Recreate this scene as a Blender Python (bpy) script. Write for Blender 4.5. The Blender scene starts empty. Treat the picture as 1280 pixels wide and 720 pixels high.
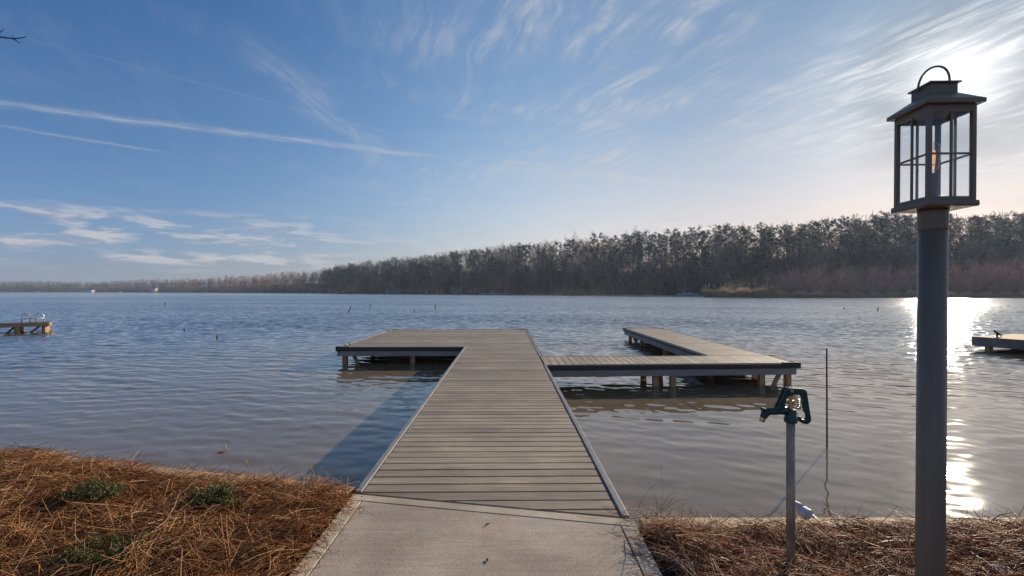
import bpy, bmesh, math, random
import numpy as np
from mathutils import Vector, Matrix, noise as mnoise

random.seed(7)
rng = np.random.default_rng(7)
scene = bpy.context.scene
col = scene.collection
R = math.radians
PI = math.pi

# ------------------------------------------------------------------ camera frame used while measuring (metres, water = 0)
CAM_Z = 1.92
DECK = 0.46
SUN_EL = R(17.6)
SUN_AZ = R(42.9)          # clockwise from +Y

# ------------------------------------------------------------------ helpers
def setp(o, label=None, cat=None, group=None, kind=None):
    if label: o['label'] = label
    if cat: o['category'] = cat
    if group: o['group'] = group
    if kind: o['kind'] = kind
    return o

def thing(name, label, cat, loc=(0, 0, 0), rz=0.0, group=None):
    o = bpy.data.objects.new(name, None)
    o.empty_display_size = 0.1
    col.objects.link(o)
    o.location = loc
    o.rotation_euler = (0, 0, rz)
    setp(o, label, cat, group)
    return o

class MB:
    """collects vertices and faces, then links them as one mesh object"""
    def __init__(s):
        s.v = []; s.f = []
    def add(s, vs, fs):
        n = len(s.v)
        s.v.extend([tuple(p) for p in vs])
        s.f.extend([tuple(i + n for i in f) for f in fs])
        return s
    def box(s, x0, x1, y0, y1, z0, z1):
        vs = [(x0, y0, z0), (x1, y0, z0), (x1, y1, z0), (x0, y1, z0), (x0, y0, z1), (x1, y0, z1), (x1, y1, z1), (x0, y1, z1)]
        return s.add(vs, [(0, 3, 2, 1), (4, 5, 6, 7), (0, 1, 5, 4), (1, 2, 6, 5), (2, 3, 7, 6), (3, 0, 4, 7)])
    def prism(s, poly, z0, z1):
        a = sum(poly[i][0] * poly[(i + 1) % len(poly)][1] - poly[(i + 1) % len(poly)][0] * poly[i][1] for i in range(len(poly)))
        if a < 0: poly = poly[::-1]
        n = len(poly)
        vs = [(p[0], p[1], z0) for p in poly] + [(p[0], p[1], z1) for p in poly]
        fs = [tuple(range(n - 1, -1, -1)), tuple(range(n, 2 * n))] + [(i, (i + 1) % n, n + (i + 1) % n, n + i) for i in range(n)]
        return s.add(vs, fs)
    def bar(s, p, q, w, z0, z1, off=0.0):
        """upright-sided bar from p to q (xy), width w, shifted sideways by off (left of p->q positive)"""
        p = Vector(p[:2]); q = Vector(q[:2]); d = (q - p).normalized(); n = Vector((-d.y, d.x))
        a, b = n * (off - w / 2), n * (off + w / 2)
        return s.prism([p + a, q + a, q + b, p + b], z0, z1)
    def tube(s, pts, rad, n=8, caps=True):
        pts = [Vector(p) for p in pts]
        if not hasattr(rad, '__len__'): rad = [rad] * len(pts)
        base = len(s.v); prev = None
        for i, p in enumerate(pts):
            t = (pts[min(i + 1, len(pts) - 1)] - pts[max(i - 1, 0)])
            t = t.normalized() if t.length > 1e-9 else Vector((0, 0, 1))
            if prev is None:
                ref = Vector((1, 0, 0)) if abs(t.x) < .9 else Vector((0, 1, 0))
                u = (ref - t * ref.dot(t)).normalized()
            else:
                u = prev - t * prev.dot(t)
                u = u.normalized() if u.length > 1e-6 else t.orthogonal().normalized()
            prev = u; w = t.cross(u)
            for k in range(n):
                a = 2 * PI * k / n
                c = p + (u * math.cos(a) + w * math.sin(a)) * rad[i]
                s.v.append((c.x, c.y, c.z))
        for i in range(len(pts) - 1):
            for k in range(n):
                a = base + i * n + k; b = base + i * n + (k + 1) % n
                s.f.append((a, b, b + n, a + n))
        if caps:
            s.f.append(tuple(base + k for k in range(n - 1, -1, -1)))
            e = base + (len(pts) - 1) * n
            s.f.append(tuple(e + k for k in range(n)))
        return s
    def lathe(s, prof, n=24, c=(0, 0)):
        base = len(s.v)
        for r, z in prof:
            for k in range(n):
                a = 2 * PI * k / n
                s.v.append((c[0] + r * math.cos(a), c[1] + r * math.sin(a), z))
        for i in range(len(prof) - 1):
            for k in range(n):
                a = base + i * n + k; b = base + i * n + (k + 1) % n
                s.f.append((a, b, b + n, a + n))
        s.f.append(tuple(base + k for k in range(n - 1, -1, -1)))
        e = base + (len(prof) - 1) * n
        s.f.append(tuple(e + k for k in range(n)))
        return s
    def frustum(s, h0, z0, h1, z1):
        vs = [(-h0, -h0, z0), (h0, -h0, z0), (h0, h0, z0), (-h0, h0, z0), (-h1, -h1, z1), (h1, -h1, z1), (h1, h1, z1), (-h1, h1, z1)]
        return s.add(vs, [(0, 3, 2, 1), (4, 5, 6, 7), (0, 1, 5, 4), (1, 2, 6, 5), (2, 3, 7, 6), (3, 0, 4, 7)])
    def build(s, name, mat, parent=None, smooth=False, bevel=0.0, world=False, seg=2):
        me = bpy.data.meshes.new(name)
        v = s.v
        if world and parent is not None:
            l = parent.location
            v = [(p[0] - l.x, p[1] - l.y, p[2] - l.z) for p in v]
        me.from_pydata(v, [], s.f)
        me.update()
        if mat: me.materials.append(mat)
        if smooth:
            me.polygons.foreach_set('use_smooth', [True] * len(me.polygons))
        o = bpy.data.objects.new(name, me)
        col.objects.link(o)
        if parent is not None: o.parent = parent
        if bevel:
            m = o.modifiers.new('Bevel', 'BEVEL'); m.width = bevel; m.segments = seg; m.limit_method = 'ANGLE'; m.angle_limit = R(40)
        return o

def np_mesh(name, verts, faces, mat, parent=None, smooth=False, matidx=None):
    """verts (n,3), faces (m,k) arrays of one face size -> linked object"""
    me = bpy.data.meshes.new(name)
    k = faces.shape[1]
    me.vertices.add(len(verts)); me.vertices.foreach_set('co', np.ascontiguousarray(verts, dtype=np.float32).ravel())
    me.loops.add(faces.size); me.loops.foreach_set('vertex_index', np.ascontiguousarray(faces, dtype=np.int32).ravel())
    me.polygons.add(len(faces)); me.polygons.foreach_set('loop_start', np.arange(len(faces), dtype=np.int32) * k)
    mats = mat if isinstance(mat, (list, tuple)) else [mat]
    for m in mats: me.materials.append(m)
    if matidx is not None: me.polygons.foreach_set('material_index', np.ascontiguousarray(matidx, dtype=np.int32))
    if smooth: me.polygons.foreach_set('use_smooth', np.ones(len(faces), dtype=bool))
    me.update(calc_edges=True); me.validate()
    o = bpy.data.objects.new(name, me); col.objects.link(o)
    if parent is not None: o.parent = parent
    return o

def dup(root, loc, rz, sc, label, group):
    r = root.copy(); col.objects.link(r)
    r.location = loc; r.rotation_euler = (0, 0, rz); r.scale = sc
    r['label'] = label; r['group'] = group
    for ch in list(root.children):
        c = ch.copy(); col.objects.link(c); c.parent = r
    return r

def clip(poly, a, b):
    """keep the part of a polygon left of the line a->b"""
    out = []
    f = lambda p: (b[0] - a[0]) * (p[1] - a[1]) - (b[1] - a[1]) * (p[0] - a[0])
    for i in range(len(poly)):
        p, q = poly[i], poly[(i + 1) % len(poly)]
        fp, fq = f(p), f(q)
        if fp >= 0: out.append(p)
        if fp * fq < 0:
            t = fp / (fp - fq); out.append((p[0] + t * (q[0] - p[0]), p[1] + t * (q[1] - p[1])))
    return out

# ------------------------------------------------------------------ node helpers
class NT:
    def __init__(s, tree):
        s.t = tree; s.n = tree.nodes; s.l = tree.links
    def node(s, typ, **kw):
        nd = s.n.new(typ)
        for k, v in kw.items(): setattr(nd, k, v)
        return nd
    def put(s, sock, val):
        if isinstance(val, bpy.types.NodeSocket): s.l.new(val, sock)
        elif val is not None: sock.default_value = val
    def m(s, op, a=None, b=None, c=None, clamp=False):
        nd = s.node('ShaderNodeMath', operation=op, use_clamp=clamp)
        for i, x in enumerate((a, b, c)):
            if x is not None: s.put(nd.inputs[i], x)
        return nd.outputs[0]
    def vm(s, op, a=None, b=None, scale=None):
        nd = s.node('ShaderNodeVectorMath', operation=op)
        if a is not None: s.put(nd.inputs[0], a)
        if b is not None: s.put(nd.inputs[1], b)
        if scale is not None: s.put(nd.inputs['Scale'], scale)
        return nd.outputs['Value'] if op in ('DOT_PRODUCT', 'LENGTH', 'DISTANCE') else nd.outputs['Vector']
    def comb(s, x, y, z):
        nd = s.node('ShaderNodeCombineXYZ')
        for i, v in enumerate((x, y, z)): s.put(nd.inputs[i], v)
        return nd.outputs[0]
    def sep(s, v):
        nd = s.node('ShaderNodeSeparateXYZ'); s.put(nd.inputs[0], v); return nd.outputs
    def noise(s, vec, scale=1.0, detail=4.0, rough=.5, dist=0.0, out='Fac'):
        nd = s.node('ShaderNodeTexNoise')
        s.put(nd.inputs['Vector'], vec); s.put(nd.inputs['Scale'], scale); s.put(nd.inputs['Detail'], detail)
        s.put(nd.inputs['Roughness'], rough); s.put(nd.inputs['Distortion'], dist)
        return nd.outputs[out]
    def smooth(s, x, a, b, lo=0.0, hi=1.0):
        nd = s.node('ShaderNodeMapRange', interpolation_type='SMOOTHSTEP')
        s.put(nd.inputs[0], x); s.put(nd.inputs[1], a); s.put(nd.inputs[2], b); s.put(nd.inputs[3], lo); s.put(nd.inputs[4], hi)
        return nd.outputs[0]
    def mix(s, fac, a, b, blend='MIX'):
        nd = s.node('ShaderNodeMix', data_type='RGBA', blend_type=blend)
        s.put(nd.inputs[0], fac); s.put(nd.inputs[6], a); s.put(nd.inputs[7], b)
        return nd.outputs[2]
    def ramp(s, fac, stops):
        nd = s.node('ShaderNodeValToRGB')
        el = nd.color_ramp.elements
        while len(el) > 1: el.remove(el[-1])
        el[0].position = stops[0][0]; el[0].color = stops[0][1]
        for p, c in stops[1:]:
            e = el.new(p); e.color = c
        s.put(nd.inputs[0], fac)
        return nd.outputs[0]
    def map(s, vec, scale=(1, 1, 1), rot=(0, 0, 0), loc=(0, 0, 0)):
        nd = s.node('ShaderNodeMapping')
        s.put(nd.inputs[0], vec); nd.inputs[1].default_value = loc; nd.inputs[2].default_value = rot; nd.inputs[3].default_value = scale
        return nd.outputs[0]

def c4(r, g, b): return (r, g, b, 1.0)

def new_mat(name):
    m = bpy.data.materials.new(name); m.use_nodes = True
    nt = NT(m.node_tree)
    bsdf = m.node_tree.nodes['Principled BSDF']
    return m, nt, bsdf

def mat(name, colr, rough=.6, var=.25, scale=8.0, bump=0.0, bscale=40.0, metal=0.0, stretch=(1, 1, 1), island=0.0, spec=.5, coord='Object'):
    m, nt, b = new_mat(name)
    tc = nt.node('ShaderNodeTexCoord').outputs[coord]
    v = nt.map(tc, stretch)
    n = nt.noise(v, scale, 5, .6)
    k = nt.smooth(n, .3, .7, 1 - var, 1 + var)
    if island:
        g = nt.node('ShaderNodeNewGeometry').outputs['Random Per Island']
        k = nt.m('MULTIPLY', k, nt.m('MULTIPLY_ADD', g, 2 * island, 1 - island))
    c = nt.vm('SCALE', nt.comb(*colr[:3]), scale=k)
    nt.put(b.inputs['Base Color'], c)
    b.inputs['Roughness'].default_value = rough
    b.inputs['Metallic'].default_value = metal
    b.inputs['Specular IOR Level'].default_value = spec
    if bump:
        h = nt.noise(v, bscale, 6, .65)
        bp = nt.node('ShaderNodeBump'); bp.inputs['Strength'].default_value = 1.0; bp.inputs['Distance'].default_value = bump
        nt.put(bp.inputs['Height'], h); nt.put(b.inputs['Normal'], bp.outputs[0])
    return m

# ------------------------------------------------------------------ materials
def deck_mat(name, ax, tone):
    m, nt, b = new_mat(name)
    tc = nt.node('ShaderNodeTexCoord').outputs['Object']
    st = (1.2, 26, 26) if ax == 0 else (26, 1.2, 26)
    isl = nt.node('ShaderNodeNewGeometry').outputs['Random Per Island']
    off = nt.comb(nt.m('MULTIPLY', isl, 37.0), nt.m('MULTIPLY', isl, 91.0), 0.0)
    v = nt.map(nt.vm('ADD', tc, off), st)
    grain = nt.noise(v, 2.2, 6, .65, .8)
    blotch = nt.noise(nt.map(tc, (1, 1, 1)), 1.7, 4, .6)
    base = nt.ramp(grain, [(.25, c4(tone[0] * .40, tone[1] * .38, tone[2] * .36)), (.5, c4(*tone)), (.75, c4(tone[0] * 1.35, tone[1] * 1.33, tone[2] * 1.3))])
    k = nt.m('MULTIPLY', nt.m('MULTIPLY_ADD', isl, .46, .77), nt.smooth(blotch, .3, .7, .86, 1.14))
    nt.put(b.inputs['Base Color'], nt.vm('SCALE', base, scale=k))
    b.inputs['Roughness'].default_value = .62
    b.inputs['Specular IOR Level'].default_value = .35
    bp = nt.node('ShaderNodeBump'); bp.inputs['Distance'].default_value = .0035; nt.put(bp.inputs['Height'], grain)
    nt.put(b.inputs['Normal'], bp.outputs[0])
    return m

M = {}
M['deck_x'] = deck_mat('composite_decking', 0, (.285, .228, .166))
M['deck_y'] = deck_mat('composite_decking_cross', 1, (.315, .25, .18))
M['edge'] = mat('grey_edge_strip', (.20, .19, .178), .5, .15, 6, .001, 60)
M['bumper'] = mat('black_rubber', (.018, .018, .02), .45, .2, 5)
M['skirt'] = mat('grey_fascia', (.27, .245, .22), .5, .18, 2.5, .0008, 40, stretch=(1, 1, 6))
M['pile'] = mat('treated_timber', (.42, .26, .12), .75, .4, 5, .006, 20, stretch=(4, 4, .6))
M['joist'] = mat('joist_timber', (.14, .10, .06), .8, .3, 4)
M['screw'] = mat('screw_metal', (.45, .45, .45), .35, .1, 4, metal=1.0)
M['bronze'] = mat('dark_bronze_paint', (.19, .142, .10), .40, .06, 20, .0004, 300, spec=.4, stretch=(6, 6, .25))
M['galv'] = mat('galvanised_pipe', (.31, .235, .165), .45, .4, 14, .0006, 60, metal=.15, stretch=(1, 1, .35))
M['green'] = mat('green_enamel', (.012, .046, .036), .45, .25, 18, .0006, 90)
M['brass'] = mat('brass', (.58, .40, .22), .4, .25, 30, metal=1.0)
M['steel'] = mat('bright_steel', (.55, .54, .52), .3, .15, 30, metal=1.0)
M['alu'] = mat('aluminium_rail', (.62, .62, .62), .35, .1, 8, metal=.6)
M['pvc'] = mat('white_pvc', (.46, .48, .52), .6, .08, 12)
M['rod'] = mat('rusty_rod', (.12, .07, .045), .7, .4, 30)
M['twig'] = mat('dead_twig', (.07, .045, .03), .8, .3, 30)
M['wood_wall'] = mat('seawall_timber', (.42, .30, .17), .75, .25, 4, .003, 25, stretch=(.6, 6, 6))
M['tan_beam'] = mat('weathered_pine_beam', (.36, .27, .19), .8, .25, 3, .002, 20, stretch=(.5, 8, 8), spec=.15)
M['tan_grey'] = mat('weathered_brown_fascia', (.24, .19, .16), .8, .2, 3, spec=.1)
M['red'] = mat('red_leaf', (.45, .03, .04), .5, .2, 20)
M['tan_dock'] = mat('sunny_pine_board', (.34, .21, .115), .8, .25, 3, .002, 20, stretch=(.5, 8, 8), island=.15, spec=.08)
M['dark_dock'] = mat('weathered_decking', (.12, .095, .075), .8, .3, 3, island=.2)
M['filament'], _nt, _b = new_mat('glowing_filament')
_b.inputs['Base Color'].default_value = c4(.9, .4, .08)
_b.inputs['Emission Color'].default_value = c4(1, .40, .12); _b.inputs['Emission Strength'].default_value = 1.0

def concrete(name, c, speck):
    m, nt, b = new_mat(name)
    tc = nt.node('ShaderNodeTexCoord').outputs['Object']
    big = nt.noise(tc, 1.6, 5, .6)
    fine = nt.noise(tc, 160, 3, .7)
    broom = nt.noise(nt.map(tc, (1.2, 14, 1)), 2.0, 4, .6)
    k = nt.m('MULTIPLY', nt.smooth(big, .3, .7, .76, 1.16), nt.smooth(fine, .3, .7, 1 - speck, 1 + speck))
    k = nt.m('MULTIPLY', k, nt.smooth(broom, .3, .7, .92, 1.08))
    rust = nt.smooth(nt.noise(nt.map(tc, (1, 1, 1), loc=(5, 3, 0)), 2.7, 6, .6), .52, .72)
    cc = nt.mix(nt.m('MULTIPLY', rust, .45), c4(*c), c4(c[0] * .98, c[1] * .80, c[2] * .56))
    nt.put(b.inputs['Base Color'], nt.vm('SCALE', cc, scale=k))
    b.inputs['Roughness'].default_value = .85
    b.inputs['Specular IOR Level'].default_value = .25
    bp = nt.node('ShaderNodeBump'); bp.inputs['Distance'].default_value = .0016
    nt.put(bp.inputs['Height'], nt.m('ADD', fine, nt.m('MULTIPLY', nt.noise(tc, 60, 2, .5), .8)))
    nt.put(b.inputs['Normal'], bp.outputs[0])
    return m
M['concrete'] = concrete('broomed_concrete', (.37, .305, .245), .22)
M['border'] = concrete('tooled_concrete_border', (.43, .36, .275), .14)

def straw_mat(name, stops, trans=.35):
    m, nt, b = new_mat(name)
    g = nt.node('ShaderNodeNewGeometry').outputs['Random Per Island']
    c = nt.ramp(g, stops)
    nt.put(b.inputs['Base Color'], c)
    b.inputs['Roughness'].default_value = .5
    b.inputs['Specular IOR Level'].default_value = .3
    tr = nt.node('ShaderNodeBsdfTranslucent'); nt.put(tr.inputs[0], c)
    mx = nt.node('ShaderNodeMixShader'); mx.inputs[0].default_value = trans
    nt.l.new(b.outputs[0], mx.inputs[1]); nt.l.new(tr.outputs[0], mx.inputs[2])
    out = [n for n in nt.n if n.type == 'OUTPUT_MATERIAL'][0]
    nt.l.new(mx.outputs[0], out.inputs[0])
    return m
M['straw'] = straw_mat('pine_straw', [(0, c4(.05, .02, .009)), (.2, c4(.17, .065, .022)), (.45, c4(.42, .172, .058)), (.68, c4(.62, .30, .11)), (.86, c4(.76, .47, .22)), (1, c4(.76, .56, .32))])
M['straw_r'] = straw_mat('weathered_pine_straw', [(0, c4(.05, .022, .014)), (.25, c4(.22, .080, .036)), (.48, c4(.42, .195, .10)), (.68, c4(.58, .34, .20)), (.84, c4(.72, .52, .34)), (1, c4(.74, .60, .44))], .45)
M['marsh'] = straw_mat('sunlit_marsh_grass', [(0, c4(.58, .42, .27)), (.5, c4(.78, .62, .44)), (1, c4(.86, .75, .58))], .6)
M['dry'] = straw_mat('dry_marsh_grass', [(0, c4(.25, .15, .06)), (.4, c4(.50, .33, .15)), (.8, c4(.62, .45, .24)), (1, c4(.58, .46, .28))])
M['plume'] = straw_mat('pale_plume', [(0, c4(.5, .44, .34)), (1, c4(.66, .6, .5))])
M['leaf'] = straw_mat('small_green_leaf', [(0, c4(.022, .035, .012)), (.5, c4(.07, .09, .028)), (.88, c4(.15, .16, .05)), (1, c4(.28, .26, .11))])
M['mulch'] = mat('brown_mulch', (.035, .018, .010), .95, .5, 14, .02, 30)
M['mud'] = mat('wet_mud', (.075, .052, .035), .6, .3, .4)
M['land'] = mat('leaf_litter', (.10, .066, .042), .95, .4, .12, 0, coord='Object')
M['bark'] = mat('grey_bark', (.115, .095, .082), .9, .25, 1.5)
M['bark_pale'] = mat('pale_bark', (.17, .15, .135), .9, .25, 1.5)
M['twigs'] = mat('bare_grey_twigs', (.165, .128, .105), .9, .25, .4)
M['twigs_warm'] = mat('bare_brown_twigs', (.24, .16, .115), .9, .25, .4)
M['thicket'] = mat('bare_red_brown_twigs', (.54, .32, .235), .9, .25, .4)
def wood_mat(name, c1, c2):
    # every tree its own tone: individual trees by object, the massed wood by clumps
    m, nt, b = new_mat(name)
    P = nt.node('ShaderNodeNewGeometry').outputs['Position']
    o_ = nt.node('ShaderNodeObjectInfo').outputs['Random']
    n1 = nt.noise(nt.map(P, (.09, .09, .03)), 1.0, 2, .5); n2 = nt.noise(nt.map(P, (.16, .16, .05), loc=(40, 7, 0)), 1.0, 2, .5)
    f = nt.m('MULTIPLY_ADD', o_, .6, nt.smooth(n1, .38, .62, -.1, .6), clamp=True)
    k = nt.m('MULTIPLY', nt.smooth(n2, .36, .64, .6, 1.35), nt.m('MULTIPLY_ADD', nt.m('FRACT', nt.m('MULTIPLY', o_, 7.3)), .5, .75))
    nt.put(b.inputs['Base Color'], nt.vm('SCALE', nt.mix(f, c4(*c1), c4(*c2)), scale=k))
    b.inputs['Roughness'].default_value = .9; b.inputs['Specular IOR Level'].default_value = .2
    return m
M['twigs'] = wood_mat('bare_grey_twigs', (.13, .115, .11), (.24, .165, .11))
M['twigs_warm'] = wood_mat('bare_brown_twigs', (.20, .14, .10), (.33, .19, .115))
M['needles'] = wood_mat('pine_needles', (.030, .046, .024), (.058, .074, .030))
M['rust'] = mat('rust_leaves', (.23, .10, .045), .8, .3, .6)
M['needles'] = mat('pine_needles', (.042, .055, .028), .7, .3, .5)
M['needles_dark'] = mat('cedar_needles', (.03, .043, .022), .7, .3, .5)
M['house_pale'] = mat('pale_siding', (.62, .58, .50), .7, .08, 1)
M['house_grey'] = mat('grey_siding', (.38, .42, .48), .7, .1, 1)
M['roof'] = mat('shingle_roof', (.10, .095, .095), .85, .2, 2)
M['win'] = mat('dark_window', (.02, .025, .03), .1, .1, 1)
M['boat_white'] = mat('white_hull', (.7, .72, .74), .35, .06, 1)
M['lawn'] = mat('winter_lawn', (.26, .20, .10), .95, .25, .3)

def glass_mat(name, tint, refl):
    m, nt, b = new_mat(name)
    nt.n.remove(b)
    tr = nt.node('ShaderNodeBsdfTransparent'); tr.inputs[0].default_value = c4(*tint)
    gl = nt.node('ShaderNodeBsdfGlossy'); gl.inputs['Roughness'].default_value = .02
    ge = nt.node('ShaderNodeNewGeometry')
    cosv = nt.m('ABSOLUTE', nt.vm('DOT_PRODUCT', ge.outputs['Normal'], ge.outputs['Incoming']))
    fres = nt.m('MULTIPLY_ADD', nt.m('POWER', nt.m('SUBTRACT', 1.0, cosv, clamp=True), 5.0), .96, .04)
    mx = nt.node('ShaderNodeMixShader')
    dirt = nt.noise(nt.node('ShaderNodeTexCoord').outputs['Object'], 60, 4, .7)
    df = nt.node('ShaderNodeBsdfDiffuse'); df.inputs[0].default_value = c4(.6, .6, .6)
    mx2 = nt.node('ShaderNodeMixShader'); nt.put(mx2.inputs[0], nt.smooth(dirt, .5, .8, .0, .02))
    nt.put(mx.inputs[0], nt.m('MULTIPLY', fres, refl, clamp=True))
    nt.l.new(tr.outputs[0], mx.inputs[1]); nt.l.new(gl.outputs[0], mx.inputs[2])
    nt.l.new(mx.outputs[0], mx2.inputs[1]); nt.l.new(df.outputs[0], mx2.inputs[2])
    out = [n for n in nt.n if n.type == 'OUTPUT_MATERIAL'][0]
    nt.l.new(mx2.outputs[0], out.inputs[0])
    return m
M['pane'] = glass_mat('clear_pane', (.96, .97, .98), 1.0)
M['bulb'] = glass_mat('bulb_glass', (.93, .90, .84), 1.6)

# ------------------------------------------------------------------ water
def water_mat():
    m, nt, b = new_mat('muddy_lake_water')
    P = nt.node('ShaderNodeNewGeometry').outputs['Position']
    d = nt.vm('LENGTH', P)
    silt = nt.noise(nt.map(P, (.25, .5, 1)), 1.0, 3, .5)
    nt.put(b.inputs['Base Color'], nt.mix(nt.smooth(silt, .3, .7), c4(.150, .110, .064), c4(.178, .132, .080)))
    b.inputs['IOR'].default_value = 1.58
    gust = nt.noise(nt.map(P, (.02, .05, 1)), 1.0, 4, .6)
    rg = nt.m('MULTIPLY', nt.smooth(d, 14.0, 90.0, .04, .10), nt.smooth(gust, .35, .65, .8, 1.15))
    calm = nt.smooth(d, 170.0, 330.0, 1.0, .55)
    nt.put(b.inputs['Roughness'], nt.m('MULTIPLY', rg, calm))
    amp = nt.m('MULTIPLY', nt.smooth(d, 9.0, 34.0, .0, 1.0), nt.m('MULTIPLY', calm, nt.smooth(gust, .32, .66, .7, 1.25)))
    def slope(sc, dist):
        v = nt.map(P, sc, rot=(0, 0, R(-8)))
        return nt.vm('SUBTRACT', nt.noise(v, 1.0, 2.5, .55, dist, out='Color'), (.5, .5, .5))
    s1 = nt.vm('SCALE', slope((1.0, 1.8, 1), .4), scale=nt.m('MULTIPLY', amp, .22))
    s2 = nt.vm('SCALE', slope((2.6, 5.2, 1), .5), scale=nt.m('MULTIPLY', amp, .85))
    sx_, sy_, _z = nt.sep(nt.vm('ADD', s1, s2))
    # at grazing angles only the ripple faces leaning towards the shore are seen
    sl_ = nt.comb(nt.m('SUBTRACT', nt.m('MULTIPLY', sx_, .36), nt.m('MULTIPLY', amp, .055)), nt.m('MULTIPLY', nt.m('ADD', sy_, nt.m('MULTIPLY', amp, .14)), -1.0), 0.0)
    N0 = nt.node('ShaderNodeNewGeometry').outputs['Normal']
    nrm_ = nt.vm('NORMALIZE', nt.vm('ADD', sl_, N0))
    nt.put(b.inputs['Normal'], nrm_); nt.put(b.inputs['Coat Normal'], nrm_)
    nt.put(b.inputs['Coat Weight'], nt.smooth(d, 9.0, 28.0, 0.0, .6)); b.inputs['Coat IOR'].default_value = 1.4
    nt.put(b.inputs['Coat Roughness'], nt.m('MULTIPLY', rg, calm))
    return m
M['water'] = water_mat()
def lake():
    r = np.random.default_rng(3)
    NR, NC = 1050, 1000
    Y = np.geomspace(2.3, 75, NR); T = np.linspace(-1.3, 1.3, NC)
    X = Y[:, None] * T[None, :]; YY = np.repeat(Y[:, None], NC, 1)
    dist = np.hypot(X, YY)
    sp = np.maximum(Y[:, None] * math.log(75 / 2.3) / NR, .25 * Y[:, None] * 2.6 / NC)
    Z = np.zeros_like(X)
    near = .16 + .84 * np.clip((dist - 4.0) / 13.0, 0, 1) ** 1.3
    patch = 1 + .35 * np.sin(X * .31 + YY * .17 + 1) * np.sin(YY * .23 - X * .11)
    for i in range(72):
        lam = .17 * (6.5 ** r.uniform(0, 1) ** 1.25); k = 2 * PI / lam
        th = R(90) + R(-7) + r.normal(0, R(22 if lam < .7 else 15))
        sl = .0160 * (lam / .35) ** (-.8 if lam > .35 else .3)
        a_ = sl / k
        att = np.clip((lam / sp - 3.0) / 3.0, 0, 1)
        nr = near if lam < .9 else np.sqrt(near)
        Z += a_ * att * nr * np.sin(k * (math.cos(th) * X + math.sin(th) * YY) + r.uniform(0, 2 * PI) + .8 * np.sin(X * .7 / lam ** .5 * .4 + i))
    Z *= patch
    e = np.clip((75 - YY) / 40, 0, 1) * np.clip((1.3 - np.abs(T))[None, :] / .06, 0, 1)
    Z *= e
    v = np.stack([X, YY, Z], 2).reshape(-1, 3)
    idx = np.arange(NR * NC).reshape(NR, NC)
    f = np.stack([idx[:-1, :-1], idx[:-1, 1:], idx[1:, 1:], idx[1:, :-1]], 2).reshape(-1, 4)
    n0 = len(v)
    ex = np.array([[-2000, 75, 0], [-97.5, 75, 0], [-2.99, 2.3, 0], [-2000, 2.3, 0], [97.5, 75, 0], [2000, 75, 0], [2000, 2.3, 0], [2.99, 2.3, 0], [-2000, 2200, 0], [2000, 2200, 0], [-97.5, 2200, 0], [97.5, 2200, 0], [-2000, -30, 0], [2000, -30, 0]], float)
    ef = np.array([[3, 2, 1, 0], [7, 6, 5, 4], [0, 1, 10, 8], [1, 4, 11, 10], [4, 5, 9, 11]]) + n0
    o = np_mesh('lake_water', np.concatenate([v, ex]), np.concatenate([f, ef]), M['water'], smooth=True)
    setp(o, 'brown rippled lake reflecting the sky', kind='structure')
lake()

# ------------------------------------------------------------------ far terrain
TS = [-1.9, -1.1, -.9, -.73, -.57, -.4, -.23, 0, .25, .37, .405, .44, .8, 1.1, 2.2]
ZS = [1300, 1300, 1200, 1000, 760, 560, 425, 345, 285, 262, 240, 156, 151, 148, 140]
HT = [12, 12, 11, 11, 12, 12, 14, 17, 20, 19, 18.5, 18, 18, 19, 19]
def shore(t): return float(np.interp(t, TS, ZS))
def woods(t): return shore(t) + (3 if t < .39 else 3 + min(1, (t - .39) / .06) * 40)
def land_h(t, z):
    s = shore(t)
    if z < s: return max(-1.2, -.02 - (s - z) * .04)
    w = woods(t); hm = float(np.interp(t, TS, HT))
    a = min(1, (z - s) / 4.0) * .35
    if z > w:
        q = min(1, (z - w) / 75.0); q = q * q * (3 - 2 * q)
        a += q * hm * (1 + .12 * math.sin(t * 23) + .10 * math.sin(z * .03))
    return a
tt = np.concatenate([np.linspace(-1.9, .36, 60), np.linspace(.37, .46, 14), np.linspace(.48, 2.2, 40)])
def zrows(t):
    s = shore(t)
    return [22, 60, s - 25, s - 6, s, s + 2, s + 5, s + 15, s + 30, s + 45, s + 60, s + 80, s + 110, s + 160, s + 260, 2180 if t < 1.0 else 900]
gv = []; gf = []
nr = 16
for t in tt:
    for z in zrows(t):
        x = max(-1990, min(1990, t * z))
        gv.append((x, z, land_h(t, z) if z > 61 else -1.2))
for i in range(len(tt) - 1):
    for j in range(nr - 1):
        a = i * nr + j
        gf.append((a, a + nr, a + nr + 1, a + 1))
mb = MB(); mb.add(gv, gf)
setp(mb.build('terrain', M['land'], smooth=True), 'far lake shore rising to a low wooded hill', kind='structure')
# mud spit running left from the marsh point
mb = MB()
sp = [(-.36, 500, 4), (-.15, 330, 4), (.08, 222, 4), (.25, 183, 4), (.36, 166, 5), (.43, 158, 6)]
for i in range(len(sp) - 1):
    (t0, z0, w0), (t1, z1, w1) = sp[i], sp[i + 1]
    mb.add([(t0 * z0, z0, -.05), (t1 * z1, z1, -.05), (t1 * z1, z1 + w1 / 2, .22), (t0 * z0, z0 + w0 / 2, .22), (t1 * z1, z1 + w1, -.05), (t0 * z0, z0 + w0, -.05)], [(0, 1, 2, 3), (3, 2, 4, 5)])
setp(mb.build('mudflat', M['mud']), 'low dark mud spit off the marsh point', kind='structure')

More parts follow.
